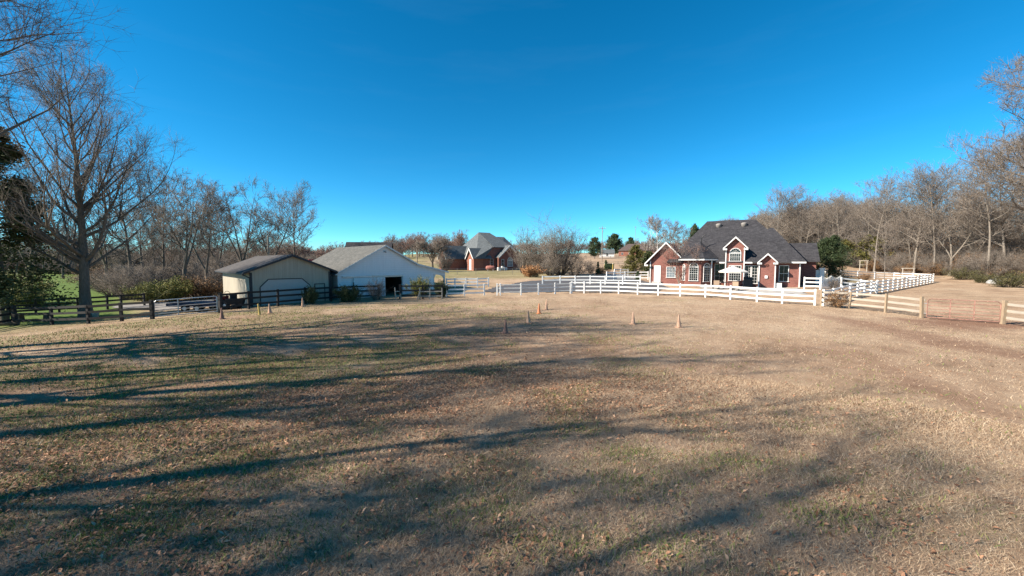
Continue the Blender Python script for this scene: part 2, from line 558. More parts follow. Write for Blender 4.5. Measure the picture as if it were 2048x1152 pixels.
def sheet(name, poly, mat, cell=.35, lift=.06, rag=.25):
    xs = [p[0] for p in poly]; ys = [p[1] for p in poly]
    X, Y = np.meshgrid(np.arange(min(xs) - 1, max(xs) + 1, cell), np.arange(min(ys) - 1, max(ys) + 1, cell), indexing='ij')
    cx = X[:-1, :-1] + cell / 2; cy = Y[:-1, :-1] + cell / 2
    ins = inside(poly, cx + (vnoise(cx, cy, 1.1, 5) - .5) * rag * 2, cy + (vnoise(cx, cy, 1.1, 9) - .5) * rag * 2)
    i_ = np.arange(X.size).reshape(X.shape)
    q = np.stack([i_[:-1, :-1], i_[1:, :-1], i_[1:, 1:], i_[:-1, 1:]], -1)[ins]
    used, inv = np.unique(q, return_inverse=True)
    V = np.stack([X.ravel(), Y.ravel(), zt(X.ravel(), Y.ravel()) + lift], 1)[used]
    me = mesh_np(name, V, inv.reshape(-1, 4), None, mat, True)
    return structure(link(bpy.data.objects.new(name, me)))
def gp(*pts): return [tuple(G(*p))[:2] for p in pts]
sheet('driveway', gp((968, 585), (985, 577), (1060, 563), (1130, 557), (1205, 551), (1245, 552), (1300, 566), (1345, 576), (1300, 585), (1150, 584)), 'asphalt')
sheet('farm_track', gp((225, 614), (300, 606), (415, 601), (445, 604), (430, 611), (330, 620), (250, 622)), 'gravel')

# ------------------------------------------------------------------ grass, tufts and fallen leaves (uncountable cover)
rng = np.random.default_rng(5)
def wedge(n, r0, r1, powr=1.0):
    u = rng.random(n)
    r = (r0 ** powr + u * (r1 ** powr - r0 ** powr)) ** (1 / powr)
    a = R(1) * (rng.random(n) * 114 - 57)
    x = r * np.sin(a); y = r * np.cos(a)
    ok = y > 2.6
    return x[ok], y[ok]

def blades(x, y, hmin, hmax, wmin, wmax, lean):
    n = len(x)
    z = zt(x, y)
    a = rng.random(n) * 2 * np.pi
    dx, dy = np.cos(a), np.sin(a)
    hh = hmin + (hmax - hmin) * rng.random(n) ** 1.5
    ww = wmin + (wmax - wmin) * rng.random(n)
    la = rng.random(n) * 2 * np.pi; ll = lean * hh * (.25 + rng.random(n))
    V = np.empty((n, 3, 3), np.float32)
    V[:, 0] = np.stack([x - dx * ww, y - dy * ww, z - .004], 1)
    V[:, 1] = np.stack([x + dx * ww, y + dy * ww, z - .004], 1)
    V[:, 2] = np.stack([x + np.cos(la) * ll, y + np.sin(la) * ll, z + hh], 1)
    return V.reshape(-1, 3), np.arange(3 * n).reshape(-1, 3)

def scatter(name, label, cat, V, T_, mat):
    o = link(bpy.data.objects.new(name, mesh_np(name, V, None, T_, mat)))
    o['kind'] = 'stuff'
    return tag(o, label, cat)

def pick(x, y, which, thr):
    m = masks(x, y)
    return m

xa, ya = wedge(560000, 3.4, 14, 1.15); xb, yb = wedge(170000, 11, 40, 1.0)
x = np.concatenate([xa, xb]); y = np.concatenate([ya, yb]); r = np.hypot(x, y)
g_, d_, l_, t_ = masks(x, y)
keep = (rng.random(len(x)) > np.maximum(np.maximum(g_ * .75, d_ * .92), t_ * .55)) & (rng.random(len(x)) < .35 + .9 * fbm(x, y, .5, 41, 3))
x, y, r = x[keep], y[keep], r[keep]
k_ = np.clip(r / 11, .7, 1.7)
V, T_ = blades(x, y, .025, .085, .0025, .005, 1.7)
cen = V.reshape(-1, 3, 3)
basec = (cen[:, 0] + cen[:, 1]) * .5
cen[:, :2] = basec[:, None] + (cen[:, :2] - basec[:, None]) * k_[:, None, None]
scatter('dry_grass', 'short straw-coloured dormant grass covering the open field', 'grass', cen.reshape(-1, 3), T_, 'dry_blade')

x, y = wedge(420000, 3.4, 34, 1.0)
g_, d_, l_, t_ = masks(x, y)
keep = (rng.random(len(x)) < g_ * .9) & (rng.random(len(x)) < .25 + fbm(x, y, .4, 51, 3))
x, y = x[keep], y[keep]; r = np.hypot(x, y)
V, T_ = blades(x, y, .03, .10, .004, .008, 1.1)
cen = V.reshape(-1, 3, 3); basec = (cen[:, 0] + cen[:, 1]) * .5
cen[:, :2] = basec[:, None] + (cen[:, :2] - basec[:, None]) * np.clip(r / 9, .8, 3)[:, None, None]
scatter('green_grass', 'green winter grass tufts growing through the dormant field', 'grass', cen.reshape(-1, 3), T_, 'green_blade')

# clumpy green weed tufts seen as darker spots in the open field
wx, wy = [], []
for (px, py, sp, n) in [(948, 745, .35, 900), (985, 634, .9, 1400), (1290, 646, .25, 110), (1345, 601, .5, 160), (1160, 858, .22, 500), (1275, 970, .30, 900),
                        (1640, 1030, .22, 600), (1260, 905, .2, 400), (1080, 628, .35, 400), (1060, 604, 1.2, 500), (1320, 600, 1.5, 500),
                        (735, 643, 1.0, 700), (560, 765, .5, 1500), (430, 830, .6, 1800), (610, 945, .4, 1100), (680, 885, .4, 900), (300, 900, .5, 1600), (480, 930, .5, 1500), (120, 740, .9, 1600), (330, 760, .8, 1400), (60, 960, .4, 1000), (560, 1080, .35, 1200), (250, 1060, .35, 1200), (1120, 1090, .25, 700), (930, 1030, .25, 700), (1330, 1090, .25, 600), (1455, 925, .2, 300)]:
    p = G(px, py)
    wx.append(p.x + rng.normal(0, sp * 1.9, n)); wy.append(p.y + rng.normal(0, sp * 1.0, n))
wx = np.concatenate(wx); wy = np.concatenate(wy)
V, T_ = blades(wx, wy, .03, .09, .004, .009, 1.1)
scatter('weed_tufts', 'dark green weed tufts dotted over the open field', 'weeds', V, T_, 'green_blade')

def leaf_cards(x, y, s0, s1, up=.012):
    n = len(x)
    z = zt(x, y) + up + rng.random(n) * .04
    a = rng.random(n) * 2 * np.pi; s = s0 + (s1 - s0) * rng.random(n)
    t = np.stack([np.cos(a), np.sin(a), rng.normal(0, .35, n)], 1) * s[:, None]
    b = np.stack([-np.sin(a), np.cos(a), rng.normal(0, .35, n)], 1) * (s * .45)[:, None]
    c0 = np.stack([x, y, z], 1)
    V = np.stack([c0 - t, c0 + b + [0, 0, .012], c0 + t, c0 - b + [0, 0, .012]], 1)
    i = np.arange(n)[:, None] * 4
    T2 = np.concatenate([i + [0, 3, 2], i + [0, 2, 1]], 0)
    return V.reshape(-1, 3), T2
xa, ya = wedge(46000, 3.4, 13, 1.2); xb, yb = wedge(40000, 9, 32, 1.0)
x = np.concatenate([xa, xb]); y = np.concatenate([ya, yb])
g_, d_, l_, t_ = masks(x, y)
keep = rng.random(len(x)) < (.10 + .75 * t_) * (1 - .6 * g_) * (1 - .75 * sstep(2, 9, x))
V, T_ = leaf_cards(x[keep], y[keep], .018, .046)
scatter('fallen_leaves', 'dead brown oak leaves scattered over the lower field', 'leaves', V, T_, 'fallen_leaf')

# ------------------------------------------------------------------ trees
def unit(v):
    return v / (np.linalg.norm(v, axis=-1, keepdims=True) + 1e-9)

def grow(rg, P, Dv, L, r0, r1, K, wob, up):
    """grow N branches in K steps: returns points (N,K+1,3) and radii (N,K+1)"""
    n = len(P); pts = np.empty((n, K + 1, 3)); pts[:, 0] = P
    d = unit(Dv.copy())
    for k_i in range(K):
        d = d + rg.normal(0, wob, (n, 3)); d[:, 2] += up
        d = unit(d)
        pts[:, k_i + 1] = pts[:, k_i] + d * (L / K)[:, None]
    t = np.linspace(0, 1, K + 1)[None]
    return pts, r0[:, None] + (r1 - r0)[:, None] * t ** .8

def tubes(pts, rad, S):
    n, K1, _ = pts.shape
    tan = np.gradient(pts, axis=1); tan = unit(tan)
    ref = np.tile(np.array([.31, .53, .79]), (n, 1)); ref = unit(ref)
    e = unit(np.cross(tan, ref[:, None, :])); g = np.cross(tan, e)
    th = np.arange(S) * 2 * np.pi / S
    ring = e[:, :, None, :] * np.cos(th)[None, None, :, None] + g[:, :, None, :] * np.sin(th)[None, None, :, None]
    V = pts[:, :, None, :] + ring * rad[:, :, None, None]
    idx = np.arange(n * K1 * S).reshape(n, K1, S)
    a = idx[:, :-1]; b = idx[:, 1:]
    q = np.stack([a, np.roll(a, -1, 2), np.roll(b, -1, 2), b], -1).reshape(-1, 4)
    return V.reshape(-1, 3), q

def cones(P, Dv, L, r, S=3):
    n = len(P); tan = unit(Dv)
    ref = np.tile(unit(np.array([[.31, .53, .79]])), (n, 1))
    e = unit(np.cross(tan, ref)); g = np.cross(tan, e)
    V = np.empty((n, S + 1, 3))
    for k_i in range(S):
        t = 2 * np.pi * k_i / S
        V[:, k_i] = P + (e * math.cos(t) + g * math.sin(t)) * r[:, None]
    V[:, S] = P + tan * L[:, None]
    i = np.arange(n)[:, None] * (S + 1)
    T2 = np.concatenate([np.concatenate([i + k_i, i + (k_i + 1) % S, i + S], 1) for k_i in range(S)], 0)
    return V.reshape(-1, 3), T2

def spawn(rg, pts, rad, per, t0, t1, ang0, ang1, tshape=1.0):
    """children along parents: position, direction, parent radius, parameter, parent index"""
    n, K1, _ = pts.shape; K = K1 - 1
    ids = np.repeat(np.arange(n), per); m = len(ids)
    t = t0 + (t1 - t0) * rg.random(m) ** tshape
    s = np.clip(t * K, 0, K - 1e-4); i = s.astype(int); f = (s - i)[:, None]
    A = pts[ids, i]; B = pts[ids, i + 1]
    P = A + (B - A) * f
    d = unit(B - A)
    pr = rad[ids, i] * (1 - f[:, 0]) + rad[ids, i + 1] * f[:, 0]
    rv = rg.normal(0, 1, (m, 3)); side = unit(np.cross(d, rv))
    an = R(1) * (ang0 + (ang1 - ang0) * rg.random(m))
    return P, d * np.cos(an)[:, None] + side * np.sin(an)[:, None], pr, t, ids

class Soup:
    def __init__(s): s.V = []; s.Q = []; s.T = []; s.n = 0
    def add(s, V, Q=None, T=None):
        s.V.append(V)
        if Q is not None: s.Q.append(Q + s.n)
        if T is not None: s.T.append(T + s.n)
        s.n += len(V)
    def mesh(s, name, mat, smooth=False):
        return mesh_np(name, np.concatenate(s.V), np.concatenate(s.Q) if s.Q else None, np.concatenate(s.T) if s.T else None, mat, smooth)

def bare_tree(seed, H=17., tr=.28, start=.18, spread=.42, n1=26, n2=8, n3=6, n4=5, lean=.03, asc=.16, fork=0, bark='bark', twig='twig', tw=1.0, leaves=0, prof_='dome', thick=1.0):
    """bare winter tree: leader (or forks), limbs, branches, branchlets, twigs -> (trunk mesh, crown mesh)"""
    rg = np.random.default_rng(seed)
    tr_s, cr = Soup(), Soup()
    base = np.array([[0, 0, -.15]])
    if fork:
        st = H * start
        p0, r0 = grow(rg, base, np.array([[rg.normal(0, lean), rg.normal(0, lean), 1.]]), np.array([st]), np.array([tr * 1.15]), np.array([tr * .92]), 4, .02, .02)
        r0[:, 0] *= 1.35
        tr_s.add(*tubes(p0, r0, 10))
        a0 = rg.random() * 6.28
        an = a0 + np.arange(fork) * 6.283 / fork + rg.normal(0, .3, fork)
        tl = .22 + .38 * rg.random(fork)
        Dv = np.stack([np.cos(an) * tl, np.sin(an) * tl, np.ones(fork)], 1)
        P = np.repeat(p0[:, -1], fork, 0) - [0, 0, .15]
        Lk = H * (.92 - start) * (.75 + .25 * rg.random(fork))
        pts, rad = grow(rg, P, Dv, Lk, np.full(fork, tr * .68), np.full(fork, tr * .05), 10, .06, .05)
        tr_s.add(*tubes(pts, rad, 8))
    else:
        pts, rad = grow(rg, base, np.array([[rg.normal(0, lean), rg.normal(0, lean), 1.]]), np.array([H * .97]), np.array([tr * 1.1]), np.array([tr * .04]), 16, .025, .04)
        rad[:, 0] *= 1.35; rad[:, 1] *= 1.06
        tr_s.add(*tubes(pts, rad, 10))
    # limbs
    t0 = .12 if fork else start
    per = max(3, n1 // max(1, fork or 1))
    P, Dv, pr, t, ids = spawn(rg, pts, rad, per, t0, .95, 45, 78, .85)
    if not fork:
        hfr = (t - start) / (1 - start)
        prof = np.sin(np.pi * np.clip(.14 + .80 * hfr, 0, 1)) ** .75
        if prof_ == 'egg':
            prof = np.clip(1.04 - .88 * hfr, .06, 1) ** .9 * (.72 + .28 * np.minimum(1, hfr * 5))
        vr = .2 if prof_ == 'egg' else .5
        L = H * spread * prof * (1 - vr / 2 + vr * rg.random(len(t))) + .6
        flat = np.clip(1 - hfr, 0, 1)[:, None]
        Dv[:, 2] = np.abs(Dv[:, 2]) * .5 + .25 + .55 * (1 - flat[:, 0])
    else:
        L = H * spread * (1.05 - .6 * t) * (.6 + .6 * rg.random(len(t)))
        Dv[:, 2] = Dv[:, 2] * .5 + .30
    p1, r1 = grow(rg, P, Dv, L, np.minimum(pr * .55, (.03 + L * .017) * thick), np.full(len(L), .012 * tw), 8, .10, asc * .45)
    tr_s.add(*tubes(p1, r1, 6))
    # branches
    P, Dv, pr, t, ids = spawn(rg, p1, r1, n2, .14, .98, 28, 62)
    kp = rg.random(len(t)) < np.clip(1.25 * L[ids] / np.percentile(L, 80), .18, 1)
    P, Dv, pr, t, ids = P[kp], Dv[kp], pr[kp], t[kp], ids[kp]
    L2 = (.20 + .26 * rg.random(len(t))) * L[ids] * (1.15 - .55 * t) + .3
    Dv[:, 2] += .18
    p2, r2 = grow(rg, P, Dv, L2, np.minimum(pr * .62, .010 + L2 * .013), np.full(len(L2), .007 * tw), 5, .13, asc * .4)
    cr.add(*tubes(p2, r2, 4))
    # branchlets
    P, Dv, pr, t, ids = spawn(rg, p2, r2, n3, .10, 1, 25, 60)
    L3 = (.28 + .34 * rg.random(len(t))) * L2[ids] * (1.15 - .4 * t) + .16
    Dv[:, 2] += .12
    p3, r3 = grow(rg, P, Dv, L3, np.minimum(pr * .7, .006 + L3 * .009) * tw, np.full(len(L3), .0045 * tw), 3, .16, asc * .35)
    cr.add(*tubes(p3, r3, 3))
    # twigs
    if n4:
        P, Dv, pr, t, ids = spawn(rg, p3, r3, n4, .12, 1, 22, 58)
        L4 = (.35 + .45 * rg.random(len(t))) * L3[ids] + .12
        Dv[:, 2] += .1
        cr.add(*[a_ if k_i == 0 else a_ for k_i, a_ in enumerate((cones(P, Dv, L4, np.full(len(t), .0055 * tw))[0],))], T=cones(P, Dv, L4, np.full(len(t), .0055 * tw))[1])
        if leaves:
            m = rg.random(len(P)) < leaves
            q = P[m] + unit(Dv[m]) * L4[m][:, None] * .8
            cr.add(*tri_leaves(rg, q, .05, .10))
    return tr_s.mesh('trunk', bark, True), cr.mesh('crown', twig)

def tri_leaves(rg, P, s0, s1, flat=0):
    n = len(P)
    a = unit(rg.normal(0, 1, (n, 3))); b = unit(np.cross(a, rg.normal(0, 1, (n, 3))))
    if flat:
        a[:, 2] *= 1 - flat; b[:, 2] *= 1 - flat
    s = (s0 + (s1 - s0) * rg.random(n))[:, None]
    V = np.stack([P - a * s * .5, P + b * s * .55, P + a * s * .5, P - b * s * .55], 1).reshape(-1, 3)
    i = np.arange(n)[:, None] * 4
    return V, None, np.concatenate([i + [0, 1, 2], i + [0, 2, 3]], 0)

def evergreen(seed, H, rad0, mat='cedar_green', n=16000, leaf=(.10, .24), shape='cone', start=.04, droop=0., bark='bark_dark', nb=70):
    """evergreen: trunk, boughs, and sprays of leaf-sized faces gathered along the boughs"""
    rg = np.random.default_rng(seed)
    ts, cs = Soup(), Soup()
    pts, rad = grow(rg, np.array([[0, 0, -.1]]), np.array([[0, 0, 1.]]), np.array([H * .98]), np.array([max(.05, H * .017)]), np.array([.01]), 10, .015, .03)
    ts.add(*tubes(pts, rad, 8))
    P, Dv, pr, t, ids = spawn(rg, pts, rad, nb, start, .985, 70, 95, .9)
    h = (t - start) / (1 - start)
    if shape == 'cone': prof = (1 - h) ** .8 * .95 + .05
    elif shape == 'round': prof = np.sqrt(np.clip(1 - (2 * h - .9) ** 2 / 1.25, .02, 1))
    else: prof = np.clip(1.25 * (1 - h) ** .55, 0, 1) * (.55 + .45 * np.minimum(1, h * 6))
    L = rad0 * prof * (.62 + .55 * rg.random(len(t))) + .08
    Dv[:, 2] = Dv[:, 2] * .4 + .22 - droop
    p1, r1 = grow(rg, P, Dv, L, np.minimum(pr * .5, .012 + L * .012), np.full(len(L), .005), 5, .10, .05 - droop * .25)
    ts.add(*tubes(p1, r1, 5))
    per = max(4, int(n / nb / 9))
    P, Dv, pr, t2, i2 = spawn(rg, p1, r1, per, .18, 1.0, 25, 65, .8)
    L2 = L[i2] * (.20 + .28 * rg.random(len(t2))) + .06
    p2, r2 = grow(rg, P, Dv, L2, np.full(len(L2), .008), np.full(len(L2), .003), 2, .2, .05)
    cs.add(*tubes(p2, r2, 3))
    P, Dv, pr, t3, i3 = spawn(rg, p2, r2, 9, .05, 1.1, 10, 60)
    P = P + rg.normal(0, .05 + .02 * rad0, P.shape)
    cs.add(*tri_leaves(rg, P, leaf[0], leaf[1], .25))
    return ts.mesh('trunk', bark, True), cs.mesh('crown', mat)

def bush(seed, rx, rz, mat, n=6000, leaf=(.05, .11), twig=None, nst=26, spread=1.0, tw=1.0):
    """many-stemmed shrub: stems from the root, side twigs, leaf-sized faces round them"""
    rg = np.random.default_rng(seed)
    ts, cs = Soup(), Soup()
    a = rg.random(nst) * 6.283; tl = rg.random(nst) ** .7 * spread
    Dv = np.stack([np.cos(a) * tl * rx, np.sin(a) * tl * rx, rz * (1.05 - .42 * tl)], 1)
    L = np.linalg.norm(Dv, axis=1) * (.72 + .36 * rg.random(nst))
    P = np.stack([np.cos(a) * rx * .12, np.sin(a) * rx * .12, np.full(nst, -.06)], 1)
    p1, r1 = grow(rg, P, Dv, L, np.full(nst, .012 + .008 * rz), np.full(nst, .004 * tw), 6, .10, .04)
    ts.add(*tubes(p1, r1, 4))
    P, Dv, pr, t, ids = spawn(rg, p1, r1, 9, .18, 1, 20, 65)
    L2 = L[ids] * (.12 + .24 * rg.random(len(t)))
    p2, r2 = grow(rg, P, Dv, L2, np.full(len(L2), .006 * tw), np.full(len(L2), .003 * tw), 3, .18, .06)
    ts.add(*tubes(p2, r2, 3))
    per = max(2, int(n / len(L2)))
    P, Dv, pr, t, ids = spawn(rg, p2, r2, per, 0, 1.1, 10, 80)
    if leaf is not None:
        P = P + rg.normal(0, .06 * rx, P.shape)
        P[:, 2] = np.maximum(P[:, 2], .02)
        cs.add(*tri_leaves(rg, P, leaf[0], leaf[1]))
    else:
        L3 = L2[ids] * (.3 + .5 * rg.random(len(t))) + .05
        cs.add(cones(P, Dv, L3, np.full(len(P), .004 * tw))[0], T=cones(P, Dv, L3, np.full(len(P), .004 * tw))[1])
    return ts.mesh('stems', twig or 'twig'), cs.mesh('foliage' if leaf is not None else 'twigs', mat)

def plant(kind, meshes, label, cat, loc, rz=0., sc=(1, 1, 1), group=None):
    o = thing(kind, label, cat, loc, rz, group)
    o.scale = sc if hasattr(sc, '__len__') else (sc, sc, sc)
    for me in meshes:
        link(bpy.data.objects.new(me.name.split('.')[0], me), o)
    return o

# --- big trees along the left fence
pA = G(172, 636)
TA = bare_tree(11, 19.0, .34, .16, .47, 46, 11, 7, 4, asc=.30, tw=.95, prof_='egg', thick=.8)
plant('oak_tree', TA, 'tall bare oak with a straight trunk standing beside the dark rail fence', 'tree', pA, 1.1)
TB = bare_tree(23, 21, .42, .22, .46, 42, 11, 7, 6, asc=.10, fork=3, tw=1.0)
plant('oak_tree', TB, 'big bare oak whose crown reaches in from the upper left corner', 'tree', (-26.2, 15.6, float(zt(-26.2, 15.6))), 1.9)
TC = bare_tree(37, 19, .34, .2, .32, 22, 6, 5, 2, asc=.28, fork=3, tw=1.2, thick=1.4)
TD = bare_tree(41, 19, .32, .2, .30, 22, 6, 4, 2, asc=.32, tw=1.2, thick=1.2)
TE = bare_tree(43, 19, .30, .22, .30, 20, 6, 4, 2, asc=.32, tw=1.2, thick=1.2)
TF = bare_tree(47, 20, .30, .25, .28, 18, 6, 4, 2, asc=.36, fork=2, tw=1.2, thick=1.2)
row = []
rgs = np.random.default_rng(19)
for i in range(14):
    off = -9.8 + 1.85 * i + rgs.normal(0, .3)          # spacing across the sun's direction
    x = -(21.5 + 5.5 * (i % 3)) - max(0, off - 9) * .9 + rgs.normal(0, .8)
    row.append((x, (off + .292 * (x + 22)) / .956, rgs.random() * 6.28, 1.06 + .09 * (i % 3) + .1 * rgs.random(), (TD, TE, TF, TC)[i % 4]))
for i, (x, y, rz, s, me) in enumerate(row):
    plant('oak_tree', me, 'bare oak beyond the left edge of the picture, known by its shadow on the field', 'tree',
          (x, y, float(zt(x, y))), rz, s, 'oaks beyond the left edge that shade the lower field')
# --- cedar and shrubs at the left edge
CE = evergreen(51, 14.5, 3.4, 'cedar_green', 34000, (.09, .22), 'cone', .12, .16, nb=90)
p = at(5, 28); plant('cedar_tree', CE, 'dark drooping cedar at the left edge behind the rail fence', 'tree', p, .3)

# --- shared meshes for the woods
W = [bare_tree(100 + i, 20, .20, (.2, .26, .16, .22, .3, .18)[i], .36, 34, 8, 6, 3, asc=.10, fork=(0, 0, 3, 0, 0, 2)[i], bark='bark_pale', twig='twig_pale', tw=1.7, thick=1.1) for i in range(6)]
WD = [bare_tree(130 + i, 17, .24, .22, .40, 24, 8, 6, 4, asc=.14, fork=(0, 3, 2)[i], bark='bark', twig='twig', tw=1.8) for i in range(3)]

ORD = ['first', 'second', 'third', 'fourth', 'fifth', 'sixth', 'seventh', 'eighth', 'ninth', 'tenth', 'eleventh', 'twelfth', 'thirteenth', 'fourteenth', 'fifteenth', 'sixteenth', 'seventeenth', 'eighteenth', 'nineteenth', 'twentieth', 'twenty-first', 'twenty-second', 'twenty-third', 'twenty-fourth']
rg = np.random.default_rng(77)
# front of the right-hand wood, walked from the house towards the right edge
front = []
for i in range(22):
    t = i / 21
    y = 136 - 92 * t ** .85
    front.append((90 - 14 * t + rg.normal(0, 2.0), y + rg.normal(0, 1.2)))
def t_w(y): return float(1 - sstep(60, 95, y))
for i, (x, y) in enumerate(front):
    s = (.92 + .22 * rg.random()) * (.72 + .30 * t_w(y))
    plant('woodland_tree', W[i % 6], f'bare grey tree, {ORD[i]} from the brick house along the front of the wood', 'tree',
          (x, y, float(zt(x, y))), rg.random() * 6.28, (s, s, s * (.95 + .15 * rg.random())), 'trees along the front of the wood')
# --- big tree at the right edge with a few leaves left
TR = bare_tree(61, 22, .36, .22, .38, 60, 11, 8, 6, asc=.05, fork=3, twig='twig', tw=1.3, leaves=.2)
plant('oak_tree', TR, 'near oak at the right edge, crown against the sky with last leaves', 'tree', (42.0, 28.4, float(zt(42.0, 28.4))), 2.2, .95)
plant('oak_tree', W[3], 'bare spreading oak beside the rightmost woodland bushes', 'tree', (57, 40, float(zt(57, 40))), 1.0, (1.0, 1.0, .95))

# --- left woods behind the fence and shed
lw = [(262, 52, 0, .95, 'slim bare tree right of the tall oak beyond the farm track'), (372, 46, 1, .92, 'bare tree with twin trunk rising left of the tan shed'),
      (415, 50, 2, .86, 'narrow bare tree just left of the tan shed roof'), (330, 66, 0, 1.05, 'bare tree far behind the yellow-green bushes by the farm track'),
      (486, 62, 1, 1.05, 'broad bare oak with dark limbs behind the tan shed roof'), (545, 66, 2, 1.05, 'bare round-crowned tree behind the tan shed ridge'),
      (592, 78, 0, .98, 'low bare tree behind the right slope of the shed roof'), (440, 72, 2, 1.0, 'bare tree between the shed eave and the broad oak'),
      (215, 60, 1, .95, 'bare tree behind the trunk of the tall oak'), (128, 84, 2, .8, 'bare tree on the edge of the bright green pasture'),
      (60, 44, 1, 1.05, 'bare tree behind the dark cedar at the left edge'), (290, 80, 2, 1.1, 'distant bare tree between tall oak and shed, farther back')]
for i, (px, y, m, s, lab) in enumerate(lw):
    p = at(px, y)
    plant('bare_tree', WD[m], lab, 'tree', p, i * 1.3, s, 'bare trees beyond the shed and farm track')

# --- undergrowth meshes
B_yel = [bush(200 + i, 1.6, 2.0, 'shrub_yellow', 12000, (.035, .09), nst=44) for i in range(2)]
B_brn = [bush(210 + i, 1.8, 1.9, 'shrub_brown', 8000, (.03, .085), nst=40) for i in range(2)]
B_twg = [bush(220 + i, 2.0, 2.3, 'twig', 7000, None, nst=40) for i in range(2)]
B_olv = [bush(250 + i, 1.9, 1.8, 'thicket_olive', 7000, (.04, .09), nst=40) for i in range(2)]
B_grn = [bush(230 + i, 1.0, 1.5, 'cedar_green', 13000, (.03, .085), nst=40) for i in range(2)]
und = [(30, 600, 38, 'y', 1.5, 'yellow-green bush left of the bright pasture, behind the corner post'), (58, 598, 36, 'y', .85, 'yellow-green bush between the cedar and the bright pasture'),
       (300, 0, 40, 'y', 1.0, 'small yellow-green bush left of the farm gate, beyond the track'), (345, 0, 42, 'y', 1.25, 'rounded yellow-green bush beyond the metal farm gate'),
       (395, 0, 44, 'b', 1.3, 'brown leafy bush left of the sunlit shed wall'), (425, 0, 46, 't', 1.2, 'grey twiggy thicket against the left end of the shed'),
       (255, 0, 44, 't', 1.5, 'grey twiggy thicket right of the tall oak trunk'), (225, 0, 48, 't', 1.4, 'low twiggy thicket beside the pasture behind the tall oak'),
       (310, 0, 52, 't', 1.7, 'tall twiggy thicket behind the yellow-green bushes'), (370, 0, 54, 't', 1.8, 'tall twiggy thicket behind the brown bush by the shed'),
       (200, 0, 62, 'b', 1.6, 'brown bush on the far side of the pasture right of the oak'), (450, 0, 60, 't', 1.9, 'twiggy thicket showing above the shed eave')]
for i, (px, _, y, kd, s, lab) in enumerate(und):
    p = at(px, y); me = {'y': B_yel, 'b': B_brn, 't': B_twg}[kd][i % 2]
    plant('bush', me, lab, 'bush', p, i * 1.7, (s * 1.25, s * 1.25, s), 'bushes beyond the farm track')

# undergrowth along the wood
wu = [(1690, 96, 'c', 1.0, 'olive cedar right of the dark holly, before the wood'), (1738, 92, 'c', 1.25, 'tall olive-brown cedar in the wood above the paddock'),
      (1925, 66, 'y', 1.05, 'yellow-green thicket at the wood edge right of the paddock corner'), (1962, 60, 'y', .7, 'small dark thicket between the two yellow-green ones'),
      (2016, 50, 'y', 1.05, 'yellow-green thicket near the right edge of the picture'), (1880, 74, 't', 1.6, 'twiggy scrub at the wood edge behind the paddock corner'),
      (1835, 86, 't', 1.7, 'twiggy scrub in the shade behind the timber frame'), (1790, 92, 't', 1.7, 'twiggy scrub under the wood above the far paddock rails'),
      (1985, 64, 't', 1.9, 'twiggy scrub under the trunks near the right edge'), (1660, 112, 't', 1.7, 'twiggy scrub behind the dark holly beside the house')]
CO = evergreen(57, 6.5, 2.3, 'cedar_olive', 9000, (.10, .24), 'egg', .05)
for i, (px, y, kd, s, lab) in enumerate(wu):
    p = at(px, y); me = CO if kd == 'c' else {'y': B_olv, 't': B_twg}[kd][i % 2]
    plant('cedar_tree' if kd == 'c' else 'bush', me, lab, 'tree' if kd == 'c' else 'bush', p, i * 1.1, (s * 1.2, s * 1.2, s), 'growth at the wood edge')

